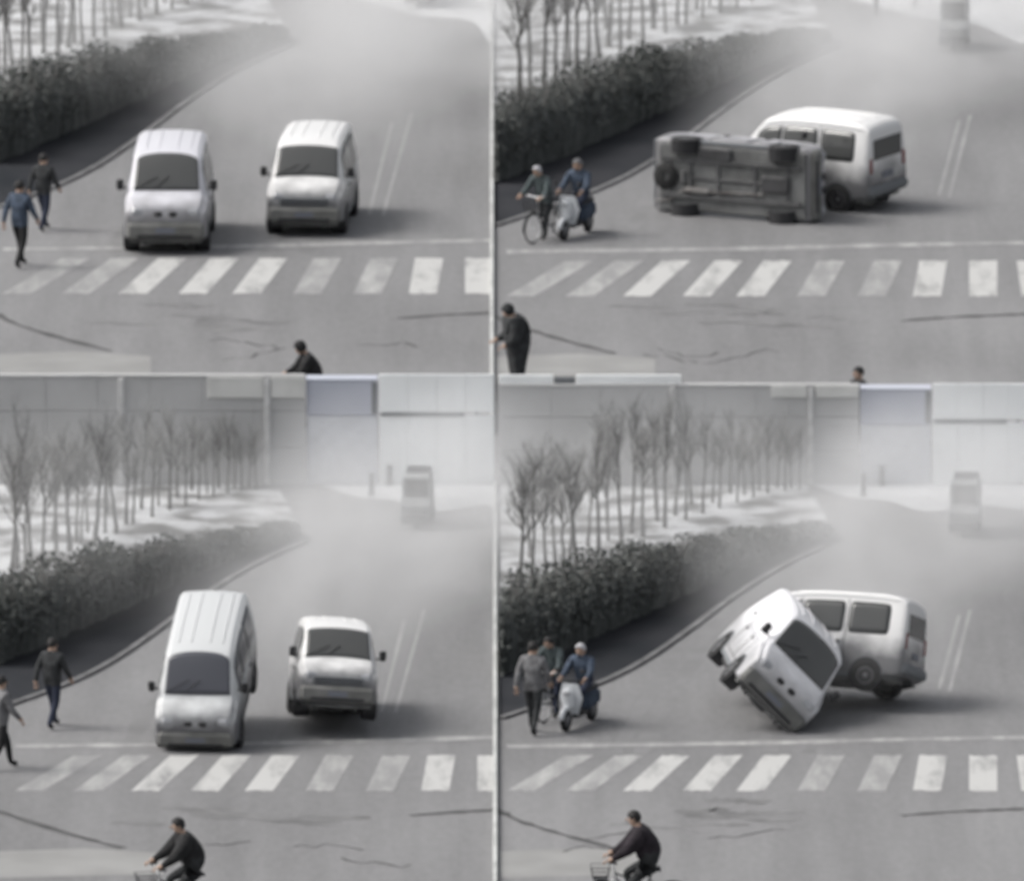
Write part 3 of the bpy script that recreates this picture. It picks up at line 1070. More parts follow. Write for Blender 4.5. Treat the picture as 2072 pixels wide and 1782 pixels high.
    for j, (x, s) in enumerate(WH):
        sd = 1 if x > 0 else -1
        c = (x, s - LEN / 2, .27)
        wl = empty('wheel', None, root)
        wl.location = c
        part(root, 'tyre', 'ty', lambda: MB().lathe((-.085, 0, 0), (1, 0, 0), [(.02, .155), (0, .18), (0, .245), (.03, .27), (.14, .27), (.17, .245), (.17, .18), (.15, .155)], 28), M_TYRE, True, wl)
        part(root, 'rim', 'ri%s' % sd, lambda: MB().lathe((-.07 * sd, 0, 0), (sd, 0, 0), [(.0, .158), (.11, .158), (.145, .155), (.13, .13), (.10, .11), (.135, .05), (.14, .001)], 20), M_RIM, True, wl)
        part(root, 'wheel_arch', 'wa%d' % j, lambda: MB().tube([(sd * .750, s - LEN / 2 + .322 * math.cos(t), .29 + .322 * math.sin(t)) for t in np.linspace(.0, math.pi, 14)], .012, 6), M_GREYTRIM)
        part(root, 'arch_liner', 'al%d' % j, lambda: MB().lathe((sd * .50, s - LEN / 2, .29), (sd, 0, 0), [(0, .30), (.257, .312), (.258, .02)], 24), M_BLACK)
    tag(root, label, cat, group)
    return root


def place(u, v, scale, yaw=0.0, pitch=0.0, roll=0.0, lift=0.0, pivot=(0, 0, 0)):
    """pivot (van coordinates) is brought to the ground point seen at the pixel, then raised by lift.
    yaw about the upright, pitch nose-down about the van's cross axis, roll about its length axis."""
    p = at(u, v)
    Rm = Matrix.Rotation(R(yaw), 4, 'Z') @ Matrix.Rotation(R(pitch), 4, 'X') @ Matrix.Rotation(R(roll), 4, 'Y') @ Matrix.Scale(scale, 4)
    return Matrix.Translation(p + Vector((0, 0, lift))) @ Rm @ Matrix.Translation(-Vector(pivot))


FRONT = (0, .62 - LEN / 2, 0)
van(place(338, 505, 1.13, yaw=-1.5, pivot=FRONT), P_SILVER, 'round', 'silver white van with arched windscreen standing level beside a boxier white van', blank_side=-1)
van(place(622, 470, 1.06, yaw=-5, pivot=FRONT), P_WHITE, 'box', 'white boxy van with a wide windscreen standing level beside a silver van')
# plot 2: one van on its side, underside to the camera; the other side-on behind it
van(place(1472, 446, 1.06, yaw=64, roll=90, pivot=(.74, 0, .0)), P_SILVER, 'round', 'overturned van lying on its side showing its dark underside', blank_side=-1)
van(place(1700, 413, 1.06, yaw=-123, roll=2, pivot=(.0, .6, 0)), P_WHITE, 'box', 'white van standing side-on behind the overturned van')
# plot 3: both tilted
van(place(1604, 1474, 1.03, yaw=5, roll=46, pivot=(.70, -1.3, .30)), P_SUNLIT, 'round', 'silver van rolled halfway over with its blank white flank turned up', blank_side=-1)
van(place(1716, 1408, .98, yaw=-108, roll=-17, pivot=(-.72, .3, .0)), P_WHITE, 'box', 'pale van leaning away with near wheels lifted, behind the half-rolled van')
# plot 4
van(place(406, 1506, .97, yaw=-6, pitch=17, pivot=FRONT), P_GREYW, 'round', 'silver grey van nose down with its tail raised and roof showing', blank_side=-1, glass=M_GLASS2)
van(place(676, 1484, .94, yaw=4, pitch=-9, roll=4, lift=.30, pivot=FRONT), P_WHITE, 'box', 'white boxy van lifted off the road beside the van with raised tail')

# ---------------------------------------------------------------- people
BONES = [('pelvis', 'spine', 'j'), ('spine', 'chest', 'j'), ('chest', 'neck', 'j'), ('neck', 'head', 's'), ('head', 'top', 's')]
for q in 'LR':
    BONES += [('chest', 'sh' + q, 'j'), ('sh' + q, 'el' + q, 'j'), ('el' + q, 'wr' + q, 'j'), ('wr' + q, 'ha' + q, 's'),
              ('pelvis', 'hi' + q, 't'), ('hi' + q, 'kn' + q, 't'), ('kn' + q, 'an' + q, 't'), ('an' + q, 'to' + q, 'o')]
RAD = dict(pelvis=.145, spine=.14, chest=.155, neck=.062, head=.098, top=.075, sh=.082, el=.058, wr=.044, ha=.040, hi=.105, kn=.072, an=.052, to=.046)


def pose(kind):
    J = dict(pelvis=(0, .0, .93), spine=(0, -.01, 1.14), chest=(0, -.01, 1.36), neck=(0, -.01, 1.50), head=(0, -.03, 1.60), top=(0, -.02, 1.70))
    if kind == 'walk':
        J.update(shL=(-.19, -.01, 1.40), elL=(-.25, -.10, 1.14), wrL=(-.25, -.26, .97), haL=(-.24, -.32, .91), shR=(.19, -.01, 1.40), elR=(.25, .12, 1.15), wrR=(.26, .18, .92), haR=(.26, .19, .84),
                 hiL=(-.10, 0, .90), knL=(-.11, .04, .50), anL=(-.11, .30, .12), toL=(-.11, .16, .045), hiR=(.10, 0, .90), knR=(.11, -.19, .50), anR=(.11, -.26, .09), toR=(.11, -.41, .05))
    elif kind == 'stand':
        J.update(shL=(-.19, 0, 1.40), elL=(-.26, .02, 1.13), wrL=(-.25, -.14, .95), haL=(-.22, -.21, .92), shR=(.19, 0, 1.40), elR=(.26, .03, 1.13), wrR=(.27, -.05, .90), haR=(.27, -.08, .82),
                 hiL=(-.10, 0, .90), knL=(-.12, -.02, .49), anL=(-.13, .02, .08), toL=(-.14, -.13, .045), hiR=(.10, 0, .90), knR=(.12, -.02, .49), anR=(.13, .02, .08), toR=(.15, -.13, .045))
    elif kind == 'carry':     # stooped, one forearm held out
        J.update(spine=(0, -.03, 1.14), chest=(0, -.08, 1.34), neck=(0, -.14, 1.47), head=(0, -.20, 1.56), top=(0, -.21, 1.66),
                 shL=(-.20, -.08, 1.38), elL=(-.27, -.10, 1.10), wrL=(-.24, -.34, 1.02), haL=(-.22, -.41, 1.01), shR=(.20, -.08, 1.38), elR=(.27, -.10, 1.10), wrR=(.24, -.30, .98), haR=(.22, -.37, .96),
                 hiL=(-.10, 0, .90), knL=(-.12, -.02, .49), anL=(-.13, .02, .08), toL=(-.14, -.13, .045), hiR=(.10, 0, .90), knR=(.12, -.02, .49), anR=(.13, .02, .08), toR=(.15, -.13, .045))
    elif kind == 'push':      # walking a bicycle, bent forward
        J.update(pelvis=(0, .06, .92), spine=(0, -.0, 1.12), chest=(0, -.10, 1.31), neck=(0, -.17, 1.43), head=(0, -.25, 1.52), top=(0, -.28, 1.62),
                 shL=(-.20, -.12, 1.35), elL=(-.28, -.28, 1.12), wrL=(-.28, -.48, 1.02), haL=(-.27, -.55, 1.01), shR=(.20, -.12, 1.35), elR=(.28, -.28, 1.12), wrR=(.28, -.48, 1.02), haR=(.27, -.55, 1.01),
                 hiL=(-.10, .06, .89), knL=(-.11, .02, .49), anL=(-.11, .26, .12), toL=(-.11, .12, .045), hiR=(.10, .06, .89), knR=(.11, -.10, .49), anR=(.11, -.10, .09), toR=(.11, -.25, .05))
    else:                     # riding
        J.update(pelvis=(0, .20, 1.0), spine=(0, .15, 1.20), chest=(0, .05, 1.41), neck=(0, -.02, 1.54), head=(0, -.08, 1.63), top=(0, -.09, 1.73),
                 shL=(-.20, .03, 1.44), elL=(-.26, -.16, 1.23), wrL=(-.27, -.40, 1.08), haL=(-.26, -.47, 1.065), shR=(.20, .03, 1.44), elR=(.26, -.16, 1.23), wrR=(.27, -.40, 1.08), haR=(.26, -.47, 1.065),
                 hiL=(-.10, .18, .98), knL=(-.12, -.20, .80), anL=(-.12, -.02, .46), toL=(-.12, -.15, .42), hiR=(.10, .18, .98), knR=(.12, -.14, .66), anR=(.12, .06, .25), toR=(.12, -.07, .20))
        if kind == 'scoot':
            J.update(pelvis=(0, .22, .82), spine=(0, .20, 1.02), chest=(0, .14, 1.23), neck=(0, .09, 1.36), head=(0, .05, 1.45), top=(0, .05, 1.55),
                     shL=(-.20, .12, 1.26), elL=(-.26, -.05, 1.06), wrL=(-.26, -.27, .98), haL=(-.25, -.34, .97), shR=(.20, .12, 1.26), elR=(.26, -.05, 1.06), wrR=(.26, -.27, .98), haR=(.25, -.34, .97),
                     hiL=(-.10, .20, .80), knL=(-.13, -.20, .72), anL=(-.12, -.16, .36), toL=(-.12, -.30, .33), hiR=(.10, .20, .80), knR=(.13, -.20, .72), anR=(.12, -.16, .36), toR=(.12, -.30, .33))
    return {k: Vector(v) for k, v in J.items()}


def person(matrix, kind, jacket, trousers, label, hood=False, cap=None, bulk=1.15):
    J = pose(kind)
    names = list(J)
    me = bpy.data.meshes.new('body')
    me.from_pydata([J[n] for n in names], [(names.index(a), names.index(b)) for a, b, _ in BONES], [])
    o = bpy.data.objects.new('person', me)
    COL.objects.link(o)
    o.modifiers.new('skin', 'SKIN')
    sk = me.skin_vertices[0].data
    for i, n in enumerate(names):
        r = RAD.get(n) or RAD[n[:2]]
        if hood and n in ('head', 'top', 'neck'):
            r *= 1.2
        if n in ('pelvis', 'spine', 'chest') or n[:2] in ('sh', 'el'):
            r *= bulk
        if bulk > 2 and n[:2] in ('hi', 'kn'):
            r *= 1.9                                 # long padded coat over the thighs
        sk[i].radius = (r, r)
        sk[i].use_root = (n == 'pelvis')
    o.modifiers.new('sub', 'SUBSURF').levels = 2
    dg = bpy.context.evaluated_depsgraph_get()
    body = bpy.data.meshes.new_from_object(o.evaluated_get(dg))
    bpy.data.objects.remove(o)
    root = bpy.data.objects.new('person', body)
    COL.objects.link(root)
    root.matrix_world = matrix
    body.materials.clear()
    for m in (jacket, trousers, M_SKIN, M_SHOE):
        body.materials.append(m)
    segs = [(J[a], J[b], {'j': 0, 't': 1, 's': 2, 'o': 3}[c]) for a, b, c in BONES]
    for f in body.polygons:
        c = f.center
        best = (9, 0)
        for a, b, m in segs:
            ab = b - a
            t = max(0, min(1, (c - a).dot(ab) / ab.length_squared))
            d = (c - (a + ab * t)).length
            if d < best[0]:
                best = (d, m)
        mi = best[1]
        if mi == 2 and c.z < J['neck'].z + .02 and (c - J['neck']).length < .3:
            mi = 0                                   # collar
        if mi == 1 and c.z > J['pelvis'].z - (.10 if bulk < 2 else .48) and kind in ('walk', 'stand', 'push'):
            mi = 0                                   # the coat hangs over the hips
        f.material_index = mi
        f.use_smooth = True
    # fingers: five short chains from each palm
    fing = MB()
    for q, sx in (('L', -1), ('R', 1)):
        a, b = J['wr' + q], J['ha' + q]
        d = (b - a).normalized()
        side = Vector((1, 0, 0))
        side = (side - d * side.dot(d)).normalized()
        nrm = d.cross(side)
        if nrm.z > 0:
            nrm = -nrm
        for j, (o_, ln) in enumerate(((-.030, .062), (-.010, .075), (.010, .078), (.030, .068))):
            p0 = b + side * o_ + d * .02
            fing.tube([p0, p0 + d * ln * .5 + nrm * .012, p0 + d * ln * .75 + nrm * .045], [.0095, .009, .007], 6)
        p0 = b - side * sx * .036 - d * .015
        fing.tube([p0, p0 + d * .03 - side * sx * .02 + nrm * .01, p0 + d * .055 - side * sx * .015 + nrm * .025], [.011, .010, .008], 6)
    bm = bmesh.new()
    bm.from_mesh(body)
    nf = len(bm.faces)
    bm.from_mesh(fing.mesh('hand'))
    bm.faces.ensure_lookup_table()
    for f in bm.faces[nf:]:
        f.material_index = 2
        f.smooth = True
    bm.to_mesh(body)
    bm.free()
    hd, tp = J['head'], J['top']
    fw = Vector((0, -1, 0))
    # face: nose, ears; eyes and mouth
    fm = MB()
    c = hd.lerp(tp, .25)
    fm.tube([c + fw * .085 + Vector((0, 0, .02)), c + fw * .118 + Vector((0, 0, -.022)), c + fw * .09 + Vector((0, 0, -.03))], [.008, .016, .010], 6)
    for sx in (-1, 1):
        fm.box(c + Vector((sx * .095, .01, -.005)), (.02, .035, .055), ch=.008)
    if not hood:
        fm.build('face', M_SKIN, root, True)
    em = MB()
    for sx in (-1, 1):
        em.box(c + fw * .088 + Vector((sx * .034, 0, .022)), (.026, .015, .010), ch=.003)
    em.box(c + fw * .088 + Vector((0, 0, -.058)), (.045, .012, .009), ch=.003)
    em.build('eyes_and_mouth', M_EYE, root)
    # hair, cap or hood: a dome wrapped over the skull, open at the face
    hm = MB()
    rr_, n1, n2 = (.128 if hood else .115), 14, 8
    cc = hd.lerp(tp, .42) + Vector((0, .012, 0))
    vs, fs = [], []
    for i in range(n2 + 1):
        ph = (math.pi * .62 if not hood else math.pi * .80) * i / n2
        for j in range(n1):
            th = 2 * math.pi * j / n1
            front = max(0, -math.sin(th))
            p2 = ph * (1 - .42 * front)
            vs.append(cc + Vector((math.cos(th) * math.sin(p2) * rr_ * .92, math.sin(th) * math.sin(p2) * rr_, math.cos(p2) * rr_ * 1.05)))
    for i in range(n2):
        for j in range(n1):
            k2 = (j + 1) % n1
            fs.append((i * n1 + j, i * n1 + n1 + j, i * n1 + n1 + k2, i * n1 + k2))
    hm.raw(vs, fs).build('hood' if hood else ('cap' if cap else 'hair'), jacket if hood else (cap or M_HAIR), root, True)
    tag(root, label, 'person')
    return root


C_BLACK = mat('black_coat', (0.014, 0.014, 0.015), 0.85, var=0.35, scale=9, bump=1.0)
C_DARK = mat('charcoal_coat', (0.030, 0.032, 0.034), 0.9, var=0.35, scale=9, bump=1.0)
C_GREY = mat('grey_coat', (0.16, 0.16, 0.165), 0.9, var=0.35, scale=9, bump=1.0)
C_BLUE = mat('blue_coat', (0.055, 0.075, 0.11), 0.85, var=0.35, scale=9, bump=1.0)
C_TEAL = mat('teal_coat', (0.075, 0.095, 0.098), 0.85, var=0.35, scale=9, bump=1.0)
C_NAVY = mat('navy_trousers', (0.022, 0.028, 0.050), 0.9)
C_PURP = mat('dark_plum_coat', (0.018, 0.013, 0.018), 0.9, var=0.35, scale=9, bump=1.0)
C_PALE = mat('pale_coat', (0.40, 0.40, 0.42), 0.85)
C_WHITE = mat('white_plastic', (0.66, 0.68, 0.70), 0.35)
C_BIKE = mat('bike_frame', (0.03, 0.035, 0.035), 0.4, 0.3)


def stand_at(u, v, yaw, hscale):
    return Matrix.Translation(at(u, v)) @ Matrix.Rotation(R(yaw), 4, 'Z') @ Matrix.Scale(hscale, 4)


def bicycle(matrix, label):
    root = empty('bicycle', matrix)

    def bpart(name, key, fn, m, sm=True, parent=None):
        return part(root, name, 'bike' + key, fn, m, sm, parent)
    for j, y in enumerate((-.55, .52)):
        w = empty('wheel', None, root)
        w.location = (0, y, .33)
        bpart('tyre', 'ty', lambda: MB().ring((0, 0, 0), (1, 0, 0), .312, .018, 28, 6), M_TYRE, True, w)
        bpart('rim', 'rim', lambda: MB().ring((0, 0, 0), (1, 0, 0), .292, .009, 28, 5), M_CHROME, True, w)

        def sp():
            m = MB()
            for i in range(14):
                t = 2 * math.pi * i / 14
                m.tube([(.012 * (-1) ** i, .03 * math.cos(t + .3), .03 * math.sin(t + .3)), (0, .29 * math.cos(t), .29 * math.sin(t))], .0022, 3)
            m.tube([(-.04, 0, 0), (.04, 0, 0)], .02, 8)
            return m
        bpart('spokes', 'sp', sp, M_CHROME, False, w)
        bpart('mudguard', 'mg%d' % j, lambda: MB().tube([(0, y + .355 * math.cos(t), .33 + .355 * math.sin(t)) for t in np.linspace(.25 if j else .9, 2.6 if j else 3.3, 12)], .022, 5), C_BIKE)

    def fr():
        m = MB()
        for a, b, r in (((0, -.33, .72), (0, .02, .30), .017), ((0, -.36, .82), (0, .16, .62), .015), ((0, .02, .30), (0, .19, .80), .016),
                        ((.04, .52, .33), (.03, .02, .30), .010), ((-.04, .52, .33), (-.03, .02, .30), .010), ((.04, .52, .33), (.02, .17, .72), .009), ((-.04, .52, .33), (-.02, .17, .72), .009)):
            m.tube([a, b], r, 7)
        return m
    bpart('frame', 'fr', fr, C_BIKE)

    def fork():
        m = MB()
        for sx in (-1, 1):
            m.tube([(sx * .05, -.55, .33), (sx * .05, -.44, .62), (0, -.37, .74)], .011, 6)
        m.tube([(0, -.33, .70), (0, -.39, .98)], .014, 7)
        return m
    bpart('fork', 'fk', fork, M_CHROME)
    hb = bpart('handlebar', 'hb', lambda: MB().tube([(-.29, -.36, 1.03), (-.24, -.46, 1.03), (-.08, -.43, 1.0), (.08, -.43, 1.0), (.24, -.46, 1.03), (.29, -.36, 1.03)], .012, 7), M_CHROME)
    for sx in (-1, 1):
        bpart('grip', 'gp%d' % sx, lambda: MB().tube([(sx * .255, -.44, 1.03), (sx * .295, -.33, 1.03)], .019, 7), M_BLACK, parent=hb)
    bpart('saddle', 'sd', lambda: MB().raw([(-.09, .34, .86), (.09, .34, .86), (.03, .05, .86), (-.03, .05, .86), (-.11, .32, .91), (.11, .32, .91), (.035, .03, .90), (-.035, .03, .90)],
                                          [(3, 2, 1, 0), (4, 5, 6, 7), (0, 1, 5, 4), (1, 2, 6, 5), (2, 3, 7, 6), (3, 0, 4, 7)]), M_BLACK, False)

    def crank():
        m = MB()
        m.ring((.05, .02, .30), (1, 0, 0), .09, .008, 18, 5)
        m.tube([(.06, .02, .30), (.08, .05, .15)], .010, 5)
        m.tube([(-.06, .02, .30), (-.08, -.01, .45)], .010, 5)
        m.box((.13, .05, .15), (.10, .08, .02))
        m.box((-.13, -.01, .45), (.10, .08, .02))
        return m
    bpart('crank', 'ck', crank, M_CHROME)

    def basket():
        m = MB()
        for z in (.74, .80, .86, .92):
            w_, d_ = .15 + (z - .74) * .25, .11 + (z - .74) * .2
            m.tube([(-w_, -.58 - d_, z), (w_, -.58 - d_, z), (w_, -.58 + d_, z), (-w_, -.58 + d_, z), (-w_, -.58 - d_, z)], .005, 4)
        for i in range(5):
            for sy in (-1, 1):
                m.tube([(-.14 + .07 * i, -.58 + sy * .11, .74), (-.19 + .095 * i, -.58 + sy * .146, .92)], .004, 4)
        m.box((0, -.58, .735), (.29, .22, .006))
        return m
    bpart('basket', 'bk', basket, M_BLACK, False)
    tag(root, label, 'bicycle', 'bicycles')
    return root


def scooter(matrix, label):
    root = empty('electric_scooter', matrix)

    def sp(name, key, fn, m, sm=False, parent=None):
        return part(root, name, 'scoot' + key, fn, m, sm, parent)
    for y in (-.60, .58):
        w = empty('wheel', None, root)
        w.location = (0, y, .21)
        sp('tyre', 'ty', lambda: MB().lathe((-.05, 0, 0), (1, 0, 0), [(.01, .11), (0, .15), (.02, .20), (.08, .20), (.10, .15), (.09, .11)], 22), M_TYRE, True, w)
        sp('rim', 'ri', lambda: MB().lathe((-.045, 0, 0), (1, 0, 0), [(0, .01), (.0, .115), (.09, .115), (.09, .01)], 16), M_RIM, True, w)
    sp('leg_shield', 'ls', lambda: MB().raw(*(lambda P: ([(x, y + t, z) for t in (0, .05) for (x, y, z) in P], [(0, 1, 2, 3, 4, 5), (11, 10, 9, 8, 7, 6)] + [(i, i + 6, (i + 1) % 6 + 6, (i + 1) % 6) for i in range(6)]))(
        [(-.12, -.36, .26), (.12, -.36, .26), (.24, -.40, .62), (.16, -.43, .90), (-.16, -.43, .90), (-.24, -.40, .62)])), C_WHITE)
    sp('front_apron', 'fa', lambda: MB().box((0, -.50, .62), (.22, .16, .44), Matrix.Rotation(.15, 3, 'X'), .06), C_WHITE)
    sp('headlight', 'hl', lambda: MB().box((0, -.585, .74), (.14, .04, .09), ch=.02), M_LAMP)
    sp('front_mudguard', 'fm', lambda: MB().tube([(0, -.60 + .24 * math.cos(t), .21 + .24 * math.sin(t)) for t in np.linspace(.3, 2.9, 10)], .055, 6), C_WHITE, True)
    sp('floor_board', 'fl', lambda: MB().box((0, -.12, .27), (.28, .56, .07), ch=.025), M_BLACK)
    sp('rear_body', 'rb', lambda: MB().box((0, .40, .48), (.30, .68, .36), Matrix.Rotation(.08, 3, 'X'), .09), C_BLUE)
    sp('seat', 'st', lambda: MB().box((0, .32, .70), (.28, .62, .10), ch=.04), M_BLACK)
    sp('tail_lamp', 'tl', lambda: MB().box((0, .755, .54), (.16, .04, .07), ch=.015), M_RED)
    hb = sp('handlebar', 'hb', lambda: MB().tube([(-.32, -.33, .98), (-.14, -.42, .96), (.14, -.42, .96), (.32, -.33, .98)], .018, 7), M_BLACK, True)
    for sx in (-1, 1):
        sp('mirror', 'mi%d' % sx, lambda: MB().tube([(sx * .2, -.40, .97), (sx * .25, -.42, 1.12)], .006, 5).box((sx * .26, -.43, 1.16), (.10, .02, .07), ch=.02), M_BLACK, parent=hb)
    tag(root, label, 'scooter', 'electric scooters')
    return root


# plot 1
person(stand_at(88, 467, 150, .92), 'walk', C_DARK, C_NAVY, 'person in dark coat and navy trousers walking off beside the two level vans')
person(stand_at(40, 541, 150, 1.02), 'walk', C_BLUE, C_BLACK, 'person in blue coat walking at the crosswalk end beside the two level vans')
person(stand_at(634, 866, -80, 1.02), 'push', C_BLACK, C_BLACK, 'person in black behind the grey wall with cream boards', hood=True, bulk=1.5)
# plot 2
person(stand_at(1048, 800, -75, 1.06), 'carry', C_DARK, C_DARK, 'stooped person in long charcoal coat behind the wall with the white rail', hood=True, bulk=2.3)
person(stand_at(1738, 924, -60, 1.0), 'stand', C_BLACK, C_BLACK, 'person whose dark head just shows above the wall near a lavender hut')
scooter(stand_at(1166, 478, -25, 1.0), 'white and blue electric scooter ridden at the kerb beside the overturned van')
person(stand_at(1166, 478, -25, 1.0), 'scoot', C_BLUE, C_NAVY, 'rider in blue coat on the electric scooter beside the overturned van', cap=C_GREY)
bicycle(stand_at(1108, 486, -35, .95), 'dark bicycle wheeled along the verge beside the overturned van')
person(stand_at(1100, 484, -35, .93), 'push', C_TEAL, C_DARK, 'person in grey green coat wheeling a bicycle beside the overturned van', cap=C_PALE)
# plot 3
person(stand_at(1078, 1485, 160, .95), 'walk', C_GREY, C_DARK, 'person in grey coat walking away along the verge beside the two tilted vans')
bicycle(stand_at(1128, 1452, -30, .88), 'dark bicycle wheeled along the verge beside the two tilted vans')
person(stand_at(1122, 1449, -30, .88), 'push', C_TEAL, C_NAVY, 'person in grey green coat wheeling a bicycle beside the two tilted vans')
scooter(stand_at(1172, 1468, -25, .92), 'white and blue electric scooter ridden at the kerb beside the two tilted vans')
person(stand_at(1172, 1468, -25, .92), 'scoot', C_BLUE, C_NAVY, 'rider in blue coat on the electric scooter beside the two tilted vans', cap=C_PALE)
bicycle(stand_at(1292, 1872, -90, 1.10), 'dark bicycle ridden across the crossing below the two tilted vans')
person(stand_at(1292, 1872, -90, 1.10), 'ride', C_PURP, C_DARK, 'cyclist in dark plum coat riding below the two tilted vans', bulk=1.8)
# plot 4
person(stand_at(106, 1472, 150, .92), 'walk', C_DARK, C_NAVY, 'person in dark coat and navy trousers walking off beside the raised-tail van')
person(stand_at(2, 1556, 120, .95), 'walk', C_GREY, C_BLACK, 'person in grey coat and black trousers at the crosswalk end beside the raised-tail van')
bicycle(stand_at(370, 1882, -75, 1.08), 'dark bicycle ridden across the crossing below the raised-tail van')
person(stand_at(370, 1882, -75, 1.08), 'ride', C_BLACK, C_DARK, 'cyclist in black riding across below the raised-tail van', bulk=1.8)

# ---------------------------------------------------------------- far small things
M_TRUCK = mat('far_truck_grey', (0.30, 0.31, 0.31), 0.5, var=.1)
M_FARDARK = mat('far_dark', (0.06, 0.062, 0.065), 0.6)


def truck_standin(matrix, where):  # small three-wheeler built in place of a distant truck
    root = empty('far_truck_standin', matrix)
    prof = [(-.75, .30), (-.78, .62), (-.62, .80), (-.45, 1.28), (-.30, 1.36), (.55, 1.36), (.68, 1.26), (.72, .35), (.70, .28), (-.70, .26)]

    def cab():
        vs, fs = [], []
        for (y, z) in prof:
            w = .36 if z < .85 else .36 - (z - .85) * .12
            vs += [(-w, y, z), (w, y, z)]
        n = len(prof)
        for i in range(n):
            j = (i + 1) % n
            fs.append((2 * i, 2 * i + 1, 2 * j + 1, 2 * j))
        fs.append(tuple(2 * i for i in range(n)))
        fs.append(tuple(2 * i + 1 for i in reversed(range(n))))
        return MB().raw(vs, fs)

    def tp(name, key, fn, m, sm=False, parent=None):
        return part(root, name, 'truck_standin' + key, fn, m, sm, parent)
    tp('cabin', 'cab', cab, M_TRUCK)
    tp('windscreen', 'ws', lambda: MB().box((0, -.555, 1.04), (.56, .02, .42), Matrix.Rotation(-.34, 3, 'X'), .03), M_GLASS)
    for sx in (-1, 1):
        tp('side_window', 'sw%d' % sx, lambda: MB().box((sx * .345, .08, 1.08), (.03, .80, .32), Matrix.Rotation(sx * -.11, 3, 'Y'), .01), M_GLASS)
        tp('headlight', 'hl%d' % sx, lambda: MB().box((sx * .25, -.77, .62), (.12, .05, .09), ch=.02), M_LAMP)
    tp('bumper', 'bp', lambda: MB().box((0, -.74, .28), (.76, .20, .24), ch=.04), M_FARDARK)
    tp('roof_rack', 'rr', lambda: MB().box((0, .12, 1.39), (.56, .70, .03), ch=.01), M_FARDARK)
    for (x, y) in ((0, -.55), (-.31, .48), (.31, .48)):
        w = empty('wheel', None, root)
        w.location = (x, y, .2)
        tp('tyre', 'ty', lambda: MB().lathe((-.06, 0, 0), (1, 0, 0), [(.01, .10), (0, .15), (.02, .20), (.10, .20), (.12, .15), (.11, .10)], 20), M_TYRE, True, w)
        tp('rim', 'ri', lambda: MB().lathe((-.055, 0, 0), (1, 0, 0), [(0, .01), (.0, .105), (.11, .105), (.11, .01)], 14), M_RIM, True, w)
    tag(root, 'small grey tricycle in place of a far truck ' + where, 'tricycle', 'far truck stand-ins')


for k, u, v, s in ((4, 846, 1062, .76), (3, 1954, 1078, .78), (2, 1932, 97, .86), (1, 852, 9, .86)):
    truck_standin(Matrix.Translation(at(u, v)) @ Matrix.Rotation(R(-4), 4, 'Z') @ Matrix.Scale(s, 4), 'behind ' + PLOT[k]['where'].replace('beside ', ''))


def figure_post(u, v, h, where):  # short dark post standing in for a distant figure
    root = empty('figure_post', Matrix.Translation(at(u, v)))
    part(root, 'post', 'bolp%.2f' % h, lambda: MB().lathe((0, 0, -.02), (0, 0, 1), [(0, .075), (.05, .075), (.06, .055), (h - .06, .05), (h - .03, .06), (h, .045), (h + .02, .001)], 14), M_FARDARK, True)
    part(root, 'collar', 'bolc%.2f' % h, lambda: MB().lathe((0, 0, h * .72), (0, 0, 1), [(0, .052), (.0, .058), (.07, .058), (.07, .052)], 14), M_GREYTRIM, True)
    tag(root, ('taller' if h > .43 else 'shorter') + ' of two dark bollards in place of far figures ' + where, 'figure_post', 'dark bollards')


for k, u, v, h in ((4, 752, 1004, .46), (4, 788, 970 + 12, .40), (3, 1747, 1004, .46), (3, 1784, 982, .40), (2, 1773, 32, .46), (2, 1852, 14, .40)):
    figure_post(u, v, h, PLOT[k]['where'])

# ---------------------------------------------------------------- drifting dust


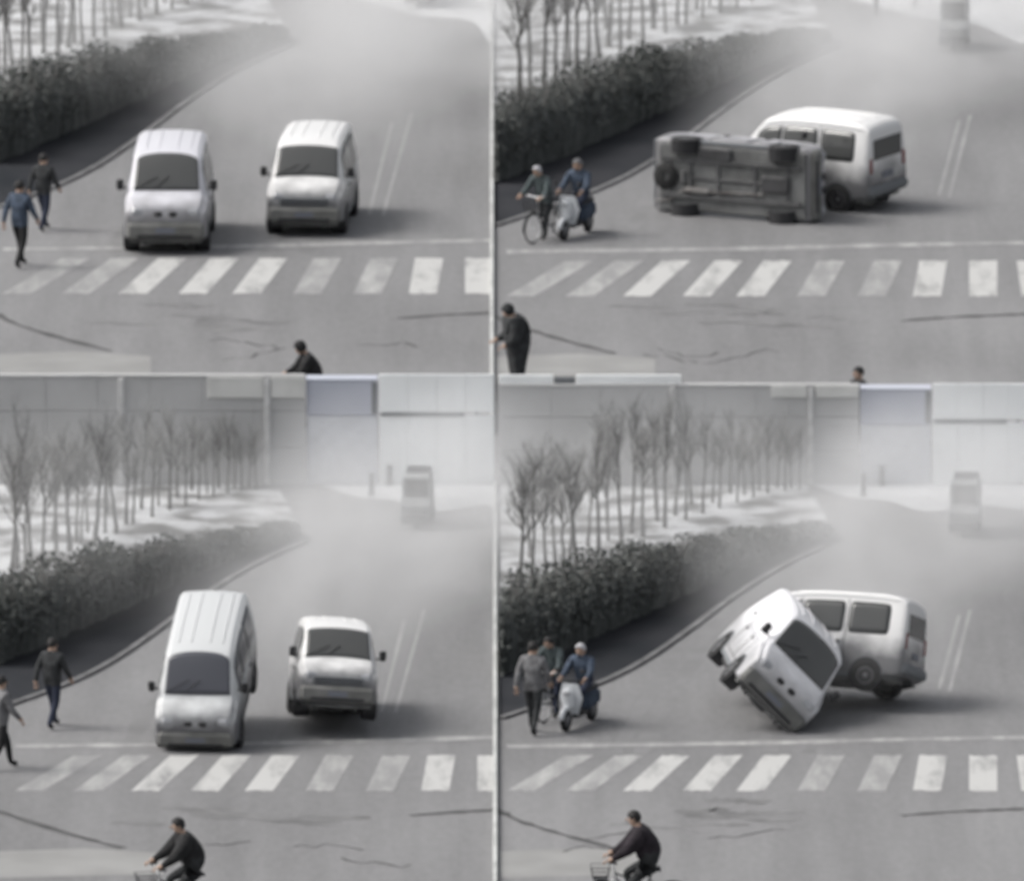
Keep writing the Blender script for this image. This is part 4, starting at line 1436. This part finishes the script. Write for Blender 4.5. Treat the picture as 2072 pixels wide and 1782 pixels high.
def dust(k, u, v, rx, ry, rz, dens, seed):
    """a cloud that thins out towards its edge, broken up by noise"""
    m = bpy.data.materials.new('dust')
    m.use_nodes = True
    nt = m.node_tree
    for n in list(nt.nodes):
        nt.nodes.remove(n)
    N_ = lambda t: nt.nodes.new('ShaderNode' + t)
    out, pv, tc, ln = N_('OutputMaterial'), N_('VolumePrincipled'), N_('TexCoord'), N_('VectorMath')
    ln.operation = 'LENGTH'
    mr = N_('MapRange')
    mr.interpolation_type = 'SMOOTHSTEP'
    mr.inputs['From Min'].default_value = 1.0
    mr.inputs['From Max'].default_value = 0.15
    mr.inputs['To Max'].default_value = dens
    no, m2, mu = N_('TexNoise'), N_('MapRange'), N_('Math')
    no.inputs['Scale'].default_value = 1.9
    no.inputs['Detail'].default_value = 2.0
    of = N_('VectorMath')
    of.operation = 'ADD'
    of.inputs[1].default_value = (seed * 3.7, seed * 1.3, 0)
    m2.inputs['From Min'].default_value = .34
    m2.inputs['From Max'].default_value = .64
    m2.inputs['To Min'].default_value = .25
    m2.inputs['To Max'].default_value = 1.5
    mu.operation = 'MULTIPLY'
    L_ = nt.links.new
    L_(tc.outputs['Object'], ln.inputs[0])
    L_(ln.outputs['Value'], mr.inputs['Value'])
    L_(tc.outputs['Object'], of.inputs[0])
    L_(of.outputs[0], no.inputs['Vector'])
    L_(no.outputs['Fac'], m2.inputs['Value'])
    L_(mr.outputs[0], mu.inputs[0])
    L_(m2.outputs[0], mu.inputs[1])
    L_(mu.outputs[0], pv.inputs['Density'])
    pv.inputs['Color'].default_value = (0.985, 0.987, 0.99, 1)
    pv.inputs['Anisotropy'].default_value = 0.0
    L_(pv.outputs[0], out.inputs['Volume'])
    bm = bmesh.new()
    bmesh.ops.create_icosphere(bm, subdivisions=3, radius=1.02)
    for w in bm.verts:
        w.co.z = max(w.co.z, -.30)
    me = bpy.data.meshes.new('dust_cloud')
    bm.to_mesh(me)
    bm.free()
    o = link('dust_cloud', me, m)
    o.location = g(k, u, v, .30 * rz + .03)
    o.scale = (rx, ry, rz)
    tag(o, 'pale dust drifting over the road ' + PLOT[k]['where'], 'dust', 'dust clouds', 'stuff')


DUST = [(680, 170, 3.4, 13.0, 2.2, .080), (905, 36, 3.6, 10.0, 2.6, .165), (330, 20, 5.0, 9.0, 2.6, .050)]
for k in PLOT:
    for j, (u, v, rx, ry, rz, dn) in enumerate(DUST):
        if j == 2 and k in (1, 4):
            u, v, dn = 250, 90, .055
        if k in (1, 2):
            dust(k, u - (25 if k == 1 else 0), v, rx * 1.16, ry * 1.1, rz * 1.16, dn * (.95 if j != 1 else 1.1), k * 7 + j)
        else:
            dust(k, u - (60 if k == 4 else 0), v, rx, ry, rz, dn, k * 7 + j)
